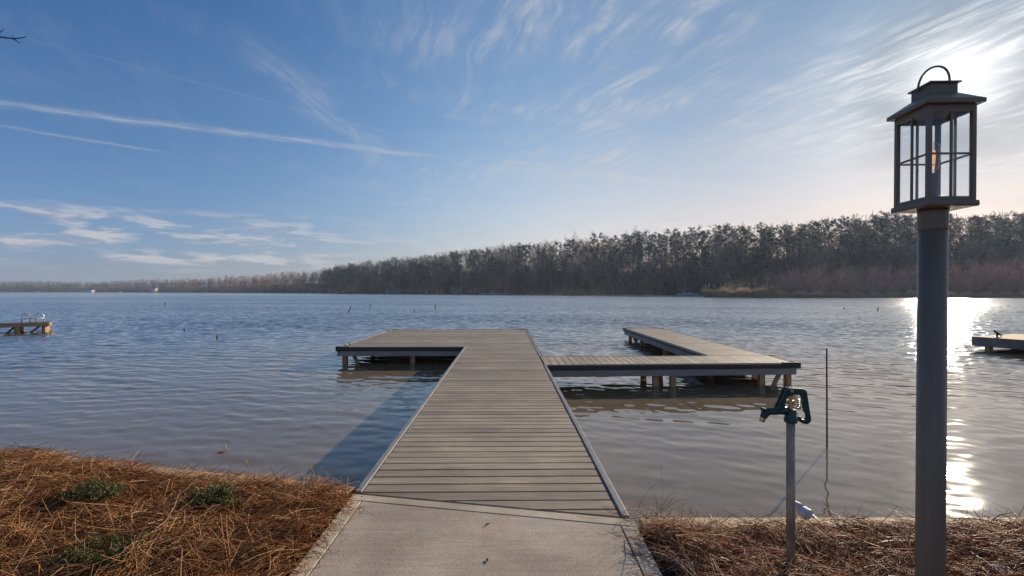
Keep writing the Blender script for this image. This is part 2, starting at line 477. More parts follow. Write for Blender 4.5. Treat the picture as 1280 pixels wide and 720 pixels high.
# ------------------------------------------------------------------ near bank, seawall, path
def wall_y(x):
    return 3.27 - .234 * x if x < -1.15 else (3.06 if x > .8 else 3.3)
def mound(x, y):
    n = mnoise.noise((x * 1.3, y * 1.3, 3.1)) * .06 + mnoise.noise((x * 3.7, y * 3.7, 8.2)) * .032
    if x < 0:
        e = min(1, max(0, (-1.18 - x) / .35)); b = .450 + .012 * e
        w = wall_y(x) - y
    else:
        e = min(1, max(0, (x - .80) / .30)); b = .450 + .0 * e
        w = wall_y(x) - y
    edge = min(1, max(0, (w + .06) / .35))
    return b + n * e - (1 - edge) ** 2 * .10
mb = MB()
XS = np.concatenate([np.linspace(-40, -8, 9), np.linspace(-7.5, -1.16, 42)])
XR = np.concatenate([np.linspace(.80, 5, 28), np.linspace(5.6, 45, 9)])
def bank(xs):
    S = np.linspace(0, 1, 26) ** 1.6
    vs = []; fs = []
    for x in xs:
        w = min(wall_y(x), 12) - .07
        for q in S:
            y = w - q * (w + 30)
            z = mound(x, y) - .035 if y > 0 else mound(x, 0) - .035
            vs.append((x, y, z))
    n = len(S)
    for i in range(len(xs) - 1):
        for j in range(n - 1):
            a = i * n + j; fs.append((a, a + 1, a + n + 1, a + n))
    mb.add(vs, fs)
bank(XS); bank(XR)
setp(mb.build('ground', M['mulch'], smooth=True), 'brown mulch bank under the pine straw', kind='structure')

def seawall(pts, label):
    t = thing('seawall', label, 'seawall', (pts[0][0], pts[0][1], 0))
    a = MB(); b = MB()
    for p, q in zip(pts[:-1], pts[1:]):
        a.bar(p, q, .05, -1.2, .41, 0)
        b.bar(p, q, .14, .41, .462, -.03)
    a.build('wall_boards', M['wood_wall'], t, world=True)
    b.build('cap_board', M['wood_wall'], t, world=True, bevel=.004)
seawall([(-40, 12.0), (-37.3, 12.0), (-1.18, 3.546)], 'timber seawall with straw over its cap left of the concrete path')
seawall([(.82, 3.06), (20, 3.06), (45, 3.06)], 'timber seawall with tan cap board right of the concrete path behind the lamp post')

XL, XRT = -1.145, .775
def front(x, back=0.0): return 3.46 + (x + 1.14) * (3.078 - 3.46) / (1.894) - back
pb = MB()
BW = .095
pb.prism([(XL, front(XL)), (XRT, front(XRT)), (XRT, front(XRT, BW)), (XL, front(XL, BW))], .0, .462)
pb.prism([(XL, -20), (XL + BW, -20), (XL + BW, front(XL + BW, BW + .004)), (XL, front(XL, BW + .004))], .0, .462)
pb.prism([(XRT - BW, -20), (XRT, -20), (XRT, front(XRT, BW + .004)), (XRT - BW, front(XRT - BW, BW + .004))], .0, .462)
setp(pb.build('path_border', M['border'], bevel=.004), 'pale tooled border round the concrete path', kind='structure')
pc = MB()
g = .006
pc.prism([(XL + BW + g, -20), (XRT - BW - g, -20), (XRT - BW - g, front(XRT - BW, BW + g)), (XL + BW + g, front(XL + BW, BW + g))], .0, .4605)
setp(pc.build('path', M['concrete'], bevel=.004), 'broomed concrete path leading onto the dock', kind='structure')

# ------------------------------------------------------------------ the dock
YAW = .0125
U0, V0 = -.15, 3.3
cy, sy = math.cos(YAW), math.sin(YAW)
dock = thing('dock', 'long grey brown decked dock with a wide left platform and a right slip arm', 'dock', (U0 * cy - V0 * sy, U0 * sy + V0 * cy, 0), YAW)
def w2l(x, y):
    dx, dy = x - dock.location.x, y - dock.location.y
    return (dx * cy + dy * sy, -dx * sy + dy * cy)
def L(u, v): return (u - U0, v - V0)
FA, FB = w2l(-1.14, 3.483), w2l(.754, 3.10)
uL, uR, uP = L(-1.10, 0)[0], L(.80, 0)[0], L(-4.39, 0)[0]
vP, vE = L(0, 12.70)[1], L(0, 18.42)[1]
ES = .050
BT, BTOP = .024, DECK
boards = MB(); v = vE - .01
k = 0
rows = []
while v > L(0, 2.9)[1]:
    rows.append(v); v -= .1462
for v in rows:
    y0, y1 = v - .1345, v
    l = uP + .03 if y0 > vP - .03 else uL + ES + .004
    poly = [(l, y0), (uR - ES - .004, y0), (uR - ES - .004, y1), (l, y1)]
    poly = clip(poly, FA, FB)
    if len(poly) < 3: continue
    zz = BTOP + random.uniform(-.0012, .0012)
    boards.prism(poly, zz - BT, zz)
boards.build('deck_boards', M['deck_x'], dock, bevel=.006)
edge = MB(); bump = MB(); skirt = MB()
def strip(p, q, off, rais=.010):
    edge.bar(p, q, ES, .435, DECK + rais, off)
def rim(p, q, B=None, side=1, b=True):
    """rubber bumper and grey fascia along p->q; side=+1 puts them to the right of p->q"""
    if b: bump.bar(p, q, .045, .358, .452, -side * .0225)
    skirt.bar(p, q, .030, .222, .357, side * .004)
vF_L, vF_R = FA[1], FB[1]
AJ0, AJ1 = L(0, 9.53)[1], L(0, 10.72)[1]
strip((uL, vF_L + .005), (uL, vP - .001), -ES / 2)
strip((uR, vF_R + .005), (uR, AJ0), ES / 2)
strip((uR, AJ1), (uR, vE - .06), ES / 2)
# thin edge strips round the platform
edge.bar((uP - .004, vP + .001), (uL + ES, vP + .001), .030, .435, DECK + .006, 0)
edge.bar((uP, vP + .018), (uP, vE), .05, .435, DECK + .008, -.008)
edge.bar((uP + .02, vE + .004), (uR, vE + .004), .04, .435, DECK + .008, 0)
rim((uP, vP - .016), (uL - .004, vP - .016))
rim((uP - .035, vE), (uP - .035, vP - .016))
rim((uR + .002, vE + .03), (uP - .03, vE + .03))
rim((uR + .003, AJ1), (uR + .003, vE))
rim((uL - .003, vP - .04), (uL - .003, vF_L + .01), b=False)
rim((uR + .003, vF_R + .01), (uR + .003, AJ0), b=False)
# right arm and finger (slightly skewed from the walkway)
A0, A1 = Vector(w2l(.66, 9.545)), Vector(w2l(5.80, 9.845))
B0, B1 = Vector(w2l(.64, 10.725)), Vector(w2l(4.50, 10.915))
B2 = Vector(w2l(5.86, 10.985))
C0, C1 = Vector(w2l(4.50, 19.08)), Vector(w2l(5.87, 19.08))
arm = MB(); ln = (A1 - A0).length; nb = int(ln / .1462)
for i in range(nb + 1):
    f0 = i * .1462 / ln; f1 = min(1, (i * .1462 + .1360) / ln)
    if f0 >= 1: break
    p0, p1 = A0.lerp(A1, f0), A0.lerp(A1, f1); q0, q1 = B0.lerp(B2, f0), B0.lerp(B2, f1)
    zz = BTOP + random.uniform(-.001, .001)
    arm.prism([p0, p1, q1, q0], zz - BT, zz)
arm.build('arm_boards', M['deck_y'], dock, bevel=.004)
fing = MB(); ln = (C0 - B1).length; nb = int(ln / .1462)
for i in range(nb + 1):
    f0 = (i * .1462 + .03) / ln; f1 = min(1, f0 + .1360 / ln)
    if f0 >= 1: break
    zz = BTOP + random.uniform(-.001, .001)
    fing.prism([B1.lerp(C0, f0), B2.lerp(C1, f0), B2.lerp(C1, f1), B1.lerp(C0, f1)], zz - BT, zz)
fing.build('finger_boards', M['deck_x'], dock, bevel=.004)
dn = (A1 - A0).normalized(); nn = Vector((dn.y, -dn.x))
edge.bar(A0 + dn * .05, A1, .022, .435, DECK + .006, -.012)
edge.bar(B1 + Vector((-.012, .02)), C0 + Vector((-.012, 0)), .028, .435, DECK + .006, 0)
edge.bar(C0, C1 + Vector((.02, 0)), .028, .435, DECK + .006, .016)
edge.bar(A1 + Vector((.012, .03)), C1 + Vector((.012, 0)), .022, .435, DECK + .006, 0)
edge.bar(B0 + dn * .05, B1 - dn * .03, .022, .435, DECK + .006, .012)
rim(A0 + nn * .026 + dn * .02, A1 + nn * .026)
rim(B1 - nn * .026 - dn * .04, B0 - nn * .026 + dn * .03)
rim(C0 + Vector((-.030, 0)), B1 + Vector((-.030, .04)))
rim(C1 + Vector((.03, .034)), C0 + Vector((-.03, .034)))
rim(A1 + Vector((.028, 0)), C1 + Vector((.028, 0)))
edge.build('edge_strip', M['edge'], dock, bevel=.006)
bump.build('rubber_bumper', M['bumper'], dock, bevel=.012, seg=3)
skirt.build('fascia_board', M['skirt'], dock, bevel=.003)
# corner bumpers and cleats
def corner(p, dx, dy):
    c = MB()
    c.box(p[0] - .045, p[0] + .045 + .0, p[1] - .045, p[1] + .045, .35, DECK + .018)
    c.box(*(sorted((p[0] + dx * .045, p[0] + dx * .32))), p[1] - .030 - .012 * dy, p[1] + .030 - .012 * dy, DECK - .05, DECK + .017)
    c.box(p[0] - .030 - .012 * dx, p[0] + .030 - .012 * dx, *(sorted((p[1] + dy * .045, p[1] + dy * .26))), DECK - .05, DECK + .017)
    c.build('corner_bumper', M['bumper'], dock, bevel=.008)
corner((uP - .035, vP - .02), 1, 1); corner((uP - .035, vE + .03), 1, -1); corner((uR + .01, vE + .03), -1, -1)
corner(C0 + Vector((-.03, .03)), 1, -1); corner(C1 + Vector((.03, .03)), -1, -1); corner(A1 + Vector((.04, -.03)), -1, 1)
def cleat(u, v, ang=0):
    c = MB(); ca, sa = math.cos(ang), math.sin(ang)
    for s_ in (-1, 1):
        c.tube([(u + s_ * .03 * ca, v + s_ * .03 * sa, DECK), (u + s_ * .03 * ca, v + s_ * .03 * sa, DECK + .05)], .014, 8)
    c.tube([(u - .11 * ca, v - .11 * sa, DECK + .062), (u - .05 * ca, v - .05 * sa, DECK + .055), (u + .05 * ca, v + .05 * sa, DECK + .055), (u + .11 * ca, v + .11 * sa, DECK + .062)], [.008, .015, .015, .008], 8)
    c.build('cleat', M['bumper'], dock, smooth=True)
cleat(uP + .13, vP + .45, PI / 2); cleat(uP + .16, vE - .35, PI / 2); cleat(uR - .14, vE - .3, PI / 2)
# screws along the near edge strips
for i in range(16):
    for u_ in (uL + ES / 2, uR - ES / 2):
        v_ = max(vF_L, vF_R) + .08 + i * .42
        if v_ < vP - .1 and not (u_ > 0 and AJ0 - .05 < v_ < AJ1):
            MB().lathe([(.007, DECK + .008), (.006, DECK + .0125)], 8, (u_, v_)).build('screw', M['screw'], dock)
# timber frame and piles
fr = MB()
for u_ in (uL + .09, (uL + uR) / 2, uR - .09):
    fr.bar((u_, vF_L + .12), (u_, vE - .1), .045, .235, DECK - BT - .002)
for u_ in (uP + .08, uP + 1.2, uP + 2.3):
    fr.bar((u_, vP + .05), (u_, vE - .1), .045, .235, DECK - BT - .002)
for f in (.12, .88):
    fr.bar(A0.lerp(B0, f) + dn * .1, A1.lerp(B2, f) - dn * .1, .045, .24, DECK - BT - .003)
for f in (.1, .5, .9):
    fr.bar(B1.lerp(B2, f) + Vector((0, .1)), C0.lerp(C1, f) + Vector((0, -.1)), .045, .24, DECK - BT - .003)
fr.build('joists', M['joist'], dock)
def pile(x, y, w=.125):
    c = MB(); c.box(x - w / 2, x + w / 2, y - w / 2, y + w / 2, -1.2, .30)
    c.build('pile', M['pile'], dock, bevel=.012)
def brace(p, q, w=.085):
    d = Vector(q) - Vector(p)
    c = MB(); c.tube([p, q], w * .62, 4); c.build('brace', M['pile'], dock)
pl = []
for vv in (5.2, 7.8, 10.2):
    for u_ in (uL + .14, uR - .14): pl.append((u_, L(0, vv)[1]))
px = [uP + .10, uP + 1.9, uL - .10, uR - .16]
for vv in (12.86, 15.5, 18.25):
    for u_ in px: pl.append((u_, L(0, vv)[1]))
for p_ in pl: pile(*p_)
for vv in (12.86, 18.25):
    y = L(0, vv)[1]
    brace((uP + .28, y + .02, .30), (uP + .55, y + .05, -.25)); brace((uL - .04, y, -.12), (uL + .0, y, .3))
brace((uL - .02, L(0, 12.9)[1], .30), (uL + .42, L(0, 12.9)[1], -.1))
def wpile(x, y):
    p = w2l(x, y); pile(p[0], p[1], .115)
for (x, y) in [(2.93, 9.80), (3.26, 9.74), (5.12, 9.86), (5.68, 9.90), (4.64, 11.2), (5.72, 11.3), (4.64, 14.5), (5.72, 14.5), (4.66, 18.9), (5.1, 18.9), (5.72, 18.9), (2.93, 10.7), (4.66, 17.2)]:
    wpile(x, y)
def wbrace(a, b):
    p = w2l(a[0], a[1]); q = w2l(b[0], b[1]); brace((p[0], p[1], a[2]), (q[0], q[1], b[2]))
wbrace((3.06, 9.95, .3), (3.14, 10.05, -.3)); wbrace((5.55, 9.9, .30), (5.30, 9.9, -.2)); wbrace((4.75, 18.8, .3), (5.0, 18.8, -.2)); wbrace((4.66, 18.6, .3), (4.66, 17.6, -.25))

# ------------------------------------------------------------------ lamp post
LX, LY = 1.345, 1.55
lamp = thing('lamp_post', 'tall dark bronze post topped by a square glass lantern with a hoop handle', 'lamp post', (LX, LY, .44), R(-3))
lamp.rotation_euler = (R(0), R(.45), R(-3))
def z(h): return h - .44
c = MB(); c.lathe([(.0379, z(.30)), (.0379, z(2.136))], 40); c.build('post', M['bronze'], lamp, smooth=False)
for p in lamp.children[0].data.polygons: p.use_smooth = len(p.vertices) == 4
c = MB(); c.lathe([(.0388, z(2.118)), (.0396, z(2.121)), (.0396, z(2.176)), (.0396, z(2.184))], 40); o = c.build('collar', M['bronze'], lamp)
for p in o.data.polygons: p.use_smooth = len(p.vertices) == 4
c = MB(); c.frustum(.0755, z(2.184), .0775, z(2.188)); c.frustum(.0775, z(2.188), .0765, z(2.202)); c.build('base_plate', M['bronze'], lamp, bevel=.0015)
c = MB(); H0, H1 = z(2.202), z(2.498); hb = .0715; w = .0062
for sx in (-1, 1):
    for s2 in (-1, 1): c.box(sx * (hb - w) - w, sx * (hb - w) + w, s2 * (hb - w) - w, s2 * (hb - w) + w, H0, H1)
for sgn in (-1, 1):
    o_ = sgn * (hb - .005)
    for (za, zb) in ((H0 + .0005, H0 + .013), (H1 - .020, H1 - .0005)):
        c.box(-hb + 2 * w, hb - 2 * w, o_ - .0045, o_ + .0045, za, zb); c.box(o_ - .0045, o_ + .0045, -hb + 2 * w, hb - 2 * w, za, zb)
c.build('lantern_frame', M['bronze'], lamp, bevel=.001)
zm = z(2.347)
for k in range(4):
    ca, sa = round(math.cos(k * PI / 2)), round(math.sin(k * PI / 2))
    def rot(x0, x1, y0, y1, z0, z1, b):
        xs_ = [x0 * ca - y0 * sa, x1 * ca - y1 * sa]; ys_ = [x0 * sa + y0 * ca, x1 * sa + y1 * ca]
        b.box(min(xs_), max(xs_), min(ys_), max(ys_), z0, z1)
    b = MB()
    rot(-.0028, .0028, -hb + .002, -hb + .008, H0 + .013, H1 - .020, b)
    rot(-hb + 2 * w, -.003, -hb + .0022, -hb + .0078, zm - .0028, zm + .0028, b)
    rot(.003, hb - 2 * w, -hb + .0022, -hb + .0078, zm - .0028, zm + .0028, b)
    b.build('glazing_bar', M['bronze'], lamp)
    b = MB(); rot(-hb + 2 * w, hb - 2 * w, -hb + .0085, -hb + .0105, H0 + .012, H1 - .019, b)
    b.build('glass_pane', M['pane'], lamp)
c = MB(); c.frustum(.0865, z(2.4985), .0865, z(2.5125)); c.frustum(.0845, z(2.5126), .0430, z(2.544)); c.build('roof', M['bronze'], lamp, bevel=.0012)
c = MB(); c.frustum(.0405, z(2.5442), .0405, z(2.576)); c.build('vent_neck', M['bronze'], lamp, bevel=.001)
c = MB(); c.frustum(.0475, z(2.5762), .0475, z(2.5815)); c.build('cap', M['bronze'], lamp, bevel=.001)
c = MB(); pts = []
for i in range(25):
    a = PI * i / 24
    pts.append((-.048 * math.cos(a) + .013 * math.sin(a), .002, z(2.576) + .072 * math.sin(a) ** .8))
c.tube([(-.048, .002, z(2.566))] + pts + [(.048, .002, z(2.566))], .0033, 8); c.build('handle', M['bronze'], lamp, smooth=True)
c = MB(); c.lathe([(.013, z(2.204)), (.013, z(2.252)), (.0155, z(2.253)), (.0155, z(2.297)), (.013, z(2.301))], 20); c.build('bulb_socket', M['bronze'], lamp)
c = MB(); c.lathe([(.011, z(2.302)), (.0125, z(2.315)), (.0170, z(2.345)), (.0190, z(2.368)), (.0165, z(2.388)), (.010, z(2.399)), (.002, z(2.402))], 24)
bulb = c.build('light_bulb', M['bulb'], lamp, smooth=True)
c = MB()
for k in range(5):
    a = 2 * PI * k / 5; r = .0055
    c.tube([(r * .5 * math.cos(a), r * .5 * math.sin(a), z(2.318)), (r * math.cos(a), r * math.sin(a), z(2.345)), (r * .8 * math.cos(a + .4), r * .8 * math.sin(a + .4), z(2.376))], .0007, 5)
c.build('filament', M['filament'], bulb)

# ------------------------------------------------------------------ yard hydrant
HX, HY = 1.405, 2.42
hyd = thing('yard_hydrant', 'green frost proof yard hydrant on a galvanised standpipe beside the lamp post', 'hydrant', (HX, HY, .44))
c = MB(); c.lathe([(.0205, -.1), (.0205, .835)], 28); o = c.build('standpipe', M['galv'], hyd)
for p in o.data.polygons: p.use_smooth = len(p.vertices) == 4
SC = 2.42 / 600 / 7.2
ZB = CAM_Z - (470 + 418 / 7.2 - 364.5) * 2.42 / 600 - .44      # underside of the head
def hp(x, y): return ((x - 411) * SC, ZB + (418 - y) * SC)
def xz_prism(pts, th, y0=0.0):
    """prism of an outline in the xz plane; thickness th along y"""
    b = MB(); n = len(pts)
    a = sum(pts[i][0] * pts[(i + 1) % n][1] - pts[(i + 1) % n][0] * pts[i][1] for i in range(n))
    if a < 0: pts = pts[::-1]
    vs = [(p[0], y0 - th / 2, p[1]) for p in pts] + [(p[0], y0 + th / 2, p[1]) for p in pts]
    fs = [tuple(range(n)), tuple(range(2 * n - 1, n - 1, -1))] + [((i + 1) % n, i, n + i, n + (i + 1) % n) for i in range(n)]
    return b.add(vs, fs)
b = MB(); b.lathe([(.027, ZB), (.031, ZB + .004), (.031, ZB + .022), (.027, ZB + .028), (.027, ZB + .060), (.022, ZB + .068)], 24)
b.build('head_body', M['green'], hyd, smooth=True, bevel=.002)
b = MB(); s0 = hp(380, 312); s1 = hp(290, 312); s2 = hp(215, 318); s3 = hp(175, 345); s4 = hp(165, 375)
b.tube([(s0[0], 0, s0[1]), (s1[0], 0, s1[1]), (s2[0], 0, s2[1]), (s3[0], 0, s3[1]), (s4[0], 0, s4[1])], [.021, .0195, .0185, .019, .0165], 16)
b.build('spout', M['green'], hyd, smooth=True)
b = xz_prism([hp(145, 285), hp(172, 283), hp(180, 312), hp(150, 322)], .024); b.build('spout_lug', M['green'], hyd, bevel=.004)
b = MB(); n0 = hp(163, 372); n1 = hp(150, 412)
b.tube([(n0[0], 0, n0[1]), (n1[0], 0, n1[1])], [.0135, .0135], 14); b.build('hose_nozzle', M['brass'], hyd, smooth=False)
# raised yoke from spout to pivot
yoke = [hp(262, 300), hp(300, 235), hp(328, 165), hp(345, 120), (hp(375, 102)), hp(425, 102), hp(436, 130), hp(425, 168), hp(372, 178), hp(352, 215), hp(346, 262), hp(352, 300)]
for off in (-.0135, .0135):
    b = xz_prism(yoke, .011, off); b.build('yoke', M['green'], hyd, bevel=.004)
# lever with finger grip
outer = [hp(428, 106), hp(520, 112), hp(548, 128), hp(556, 170), hp(575, 300), hp(590, 385), hp(584, 412), hp(556, 432), hp(520, 428), hp(470, 400), hp(468, 380), hp(484, 370)]
inner = [hp(510, 385), hp(535, 392), hp(548, 376), hp(540, 330), hp(522, 318), hp(524, 296), hp(512, 280), hp(517, 258), hp(504, 240), hp(512, 218), hp(504, 190), hp(494, 172), hp(430, 166)]
b = xz_prism(outer + inner, .020); b.build('lever_handle', M['green'], hyd, bevel=.0045)
b = MB(); pv = hp(398, 122); b.tube([(pv[0], -.025, pv[1]), (pv[0], .025, pv[1])], .010, 14); b.build('pivot_bolt', M['steel'], hyd, smooth=False)
b = MB(); b.lathe([(.012, ZB + .066), (.012, ZB + .095), (.019, ZB + .096), (.019, ZB + .112), (.009, ZB + .113), (.009, ZB + .160)], 16); b.build('packing_nut', M['brass'], hyd)
b = MB(); p_ = []
for i in range(60):
    a = i * .62; p_.append((.034 + .009 * math.cos(a), .009 * math.sin(a), ZB + .072 + i * .0011))
b.tube(p_, .0022, 6); b.build('return_spring', M['steel'], hyd, smooth=True)
b = MB(); rg = hp(487, 385)
b.tube([(rg[0] + .009 * math.cos(a), 0, rg[1] + .009 * math.sin(a)) for a in np.linspace(0, 2 * PI, 17)], .0035, 8); b.build('lock_ring', M['green'], hyd, smooth=True)

# ------------------------------------------------------------------ small things near the bank
b = MB(); b.tube([(3.87, 5.9, -1.0), (3.872, 5.9, .2), (3.868, 5.9, 1.225)], [.0105, .010, .009], 10)
setp(b.build('rod', M['rod'], smooth=True), 'thin rusty rod standing upright in the water beside the hydrant', 'rod')
pv_ = thing('drain_pipe', 'white plastic drain pipe poking over the seawall behind the hydrant', 'pipe', (1.93, 3.0, .46))
b = MB(); b.tube([(1.965, 2.90, .30), (1.958, 3.06, .425), (1.943, 3.17, .455)], .031, 20); b.build('pipe', M['pvc'], pv_, world=True, smooth=False)
b = MB(); b.tube([(1.946, 3.135, .458), (1.934, 3.19, .460)], .036, 20); b.build('coupling', M['pvc'], pv_, world=True)
b = MB(); b.tube([(1.936, 3.195, .468), (1.922, 3.26, .468), (1.912, 3.29, .44)], [.032, .032, .030], 20); b.build('elbow', M['pvc'], pv_, world=True, smooth=True)
b = MB(); b.lathe([(.055, .36), (.055, .475), (.050, .492), (.034, .503), (.012, .507), (.002, .5075)], 24, (2.52, 2.47))
setp(b.build('cleanout_cap', M['pvc'], smooth=True), 'small white domed pipe cap in the straw right of the lamp post', 'pipe cap')
b = MB(); b.tube([(2.05, 2.95, .47), (2.10, 3.04, .462), (2.27, 3.34, .36), (2.45, 3.67, .225), (2.64, 4.02, .10), (2.84, 4.38, -.05)], .0045, 6)
setp(b.build('wire', M['rod'], smooth=True), 'thin dark wire curving off the bank into the water below the rod', 'wire')
st = thing('driftwood_stick', 'black driftwood stick lying at the corner of dock and bank', 'stick', (-1.32, 3.72, .05))
b = MB(); b.tube([(-1.50, 3.66, .20), (-1.38, 3.70, .22), (-1.22, 3.76, .26), (-1.13, 3.80, .27)], [.012, .012, .010, .006], 7); b.tube([(-1.33, 3.72, .23), (-1.34, 3.75, .29), (-1.33, 3.77, .33)], [.010, .008, .005], 6)
b.tube([(-1.50, 3.66, .20), (-1.55, 3.66, -.1)], .011, 6)
b.build('stem', M['twig'], st, world=True, smooth=True)
b = MB(); lc = (-3.46, 5.80 * .985, .012)
pts = []
for i in range(14):
    a = 2 * PI * i / 14; r = .032 * (1 + .35 * math.cos(2 * a)) ; pts.append((lc[0] + r * math.cos(a), lc[1] + r * .6 * math.sin(a), .010 + .012 * max(0, math.cos(a))))
b.add(pts + [(p[0], p[1], p[2] - .006) for p in pts], [tuple(range(14)), tuple(range(27, 13, -1))] + [((i + 1) % 14, i, 14 + i, 14 + (i + 1) % 14) for i in range(14)])
setp(b.build('floating_leaf', M['red']), 'small red leaf floating off the left bank', 'leaf')

# water sticks: pixel base, top offset
def wstick(xb, yb, xt, yt, r, label):
    zz = CAM_Z * 600 / (yb - 364.5)
    X = (xb - 640) / 600 * zz; Xt = (xt - 640) / 600 * zz; Z = CAM_Z - (yt - 364.5) * zz / 600
    b = MB(); b.tube([(X - (Xt - X) * .4, zz, -.8), (X, zz, 0), ((X + Xt) / 2 + .02, zz, Z / 2), (Xt, zz, Z)], [r, r, r * .9, r * .7], 7)
    o = b.build('stick', M['twig'], smooth=True)
    o.data.transform(Matrix.Translation((-X, -zz, 0))); o.location = (X, zz, 0)
    setp(o, label, 'stick', 'sticks poking out of the lake')
wstick(435, 390.5, 439.5, 382, .045, 'slanted bent stick poking out of the lake left of the dock platform')
wstick(462.5, 384.5, 462.5, 380, .05, 'short upright stick out in the lake just right of the slanted stick')
wstick(518, 390.5, 518, 386, .04, 'short dark stake in the lake straight above the left half of the platform')
wstick(544, 385.5, 544, 380.5, .055, 'tall thin stake in the lake, farthest right of those beyond the platform')
wstick(271, 423, 271, 419.2, .035, 'small dark stub in open water, lowest in the left part of the lake')
wstick(230, 413.2, 230.2, 411, .04, 'tiny dark stub in open water between the slatted dock and the platform')
wstick(206, 381.5, 206.5, 377.5, .06, 'pale thin marker stake far out on the left of the lake')
wstick(1097, 388.5, 1097.8, 384, .05, 'dark twig standing in the water left of the lamp post')
wstick(1055, 386.5, 1055, 384, .05, 'short dark twig in the water below the brown thicket')

# ------------------------------------------------------------------ neighbouring docks
ld = thing('wooden_dock', 'sunlit timber dock with two aluminium ladder hoops at the left edge', 'dock', (-23, 23, 0))
P0 = Vector((-22.15, 22.93)); dl = Vector((-.75, -.66)).normalized(); nl = Vector((-dl.y, dl.x))   # nl points away from the lake centre
if nl.y < 0: nl = -nl
Ld = 9.0
b = MB(); i = 0
while i * .15 < Ld:
    p = P0 + dl * (i * .15); q = P0 + dl * (i * .15 + .142)
    b.prism([p, q, q + nl * 1.6, p + nl * 1.6], .40, .435); i += 1
b.build('deck_boards', M['dark_dock'], ld, world=True)
b = MB(); b.bar(P0, P0 + dl * Ld, .05, .27, .398, .0); b.bar(P0 + nl * 1.6, P0 + nl * 1.6 + dl * Ld, .05, .21, .398, 0); b.bar(P0 - dl * .03, P0 + nl * 1.6 - dl * .03, .05, .27, .398, 0)
b.build('rim_beam', M['tan_beam'], ld, world=True, bevel=.006)
for s_ in (.12, 1.05, 2.3, 4.6, 7.0, 9.5):
    for w_ in (.05, 1.5):
        p = P0 + dl * s_ + nl * (w_ + .05)
        b = MB(); b.box(p.x - .08, p.x + .08, p.y - .08, p.y + .08, -1.0, .34); b.build('pile', M['pile'], ld, world=True, bevel=.01)
for (s0, s1) in ((.75, .25), (1.1, 1.5), (2.35, 2.8), (4.7, 5.2)):
    p = P0 + dl * s0 + nl * .1; q = P0 + dl * s1 + nl * .1
    if s0 < 1: p, q = q, p
    b = MB(); b.tube([(p.x, p.y, .33), (q.x, q.y, -.15)], .055, 4); b.build('brace', M['joist'], ld, world=True)
for s_ in (.16, .62):
    h = MB(); c0 = P0 + dl * s_ + nl * .08
    a = []
    for k in range(17):
        t_ = PI * k / 16
        a.append((c0.x + dl.x * (.14 - .14 * math.cos(t_)), c0.y + dl.y * (.14 - .14 * math.cos(t_)), .72 + .17 * math.sin(t_)))
    h.tube([(a[0][0], a[0][1], .42)] + a + [(a[-1][0], a[-1][1], .42)], .022, 8)
    h.build('ladder_rail', M['alu'], ld, world=True, smooth=True)
b = MB()
for zz in (.66, .42):
    b.tube([tuple(P0 + dl * .16 + nl * .02) + (zz,), tuple(P0 + dl * .90 + nl * .02) + (zz,)], .018, 6)
b.build('ladder_step', M['alu'], ld, world=True, smooth=True)

rd = thing('grey_dock', 'tan topped dock with grey sides and a cleat at the right edge', 'dock', (16.5, 15, 0))
Q0 = Vector((15.0, 15.6)); du = Vector((.925, .385)).normalized(); dv = Vector((.385, -.925)).normalized()
b = MB(); i = 0
while i * .15 < 12.5:
    p = Q0 + dv * (i * .15); q = Q0 + dv * (i * .15 + .143)
    b.prism([p, q, q + du * 2.6, p + du * 2.6], .43, .46); i += 1
b.build('deck_boards', M['tan_dock'], rd, world=True)
b = MB()
b.bar(Q0, Q0 + dv * 12.5, .04, .16, .452, .021); b.bar(Q0 + du * 2.6, Q0 + du * 2.6 + dv * 12.5, .04, .16, .452, -.03); b.bar(Q0 - dv * .026, Q0 + du * 2.6 - dv * .026, .04, .16, .452, 0)
b.build('fascia_board', M['tan_grey'], rd, world=True)
for s_ in (.3, 3.2, 6.2, 9.2):
    for w_ in (.2, 2.4):
        p = Q0 + dv * s_ + du * w_
        b = MB(); b.box(p.x - .07, p.x + .07, p.y - .07, p.y + .07, -1, .40); b.build('pile', M['pile'], rd, world=True)
b = MB(); p = Q0 + du * .62 + dv * .35
b.tube([(p.x - .13, p.y, .67), (p.x - .06, p.y, .60), (p.x + .03, p.y, .545), (p.x + .13, p.y, .50)], [.02, .035, .035, .02], 8); b.tube([(p.x - .03, p.y, .46), (p.x - .01, p.y, .57)], .03, 8); b.box(p.x - .12, p.x + .06, p.y - .05, p.y + .05, .461, .482)
b.build('cleat', M['bumper'], rd, world=True)

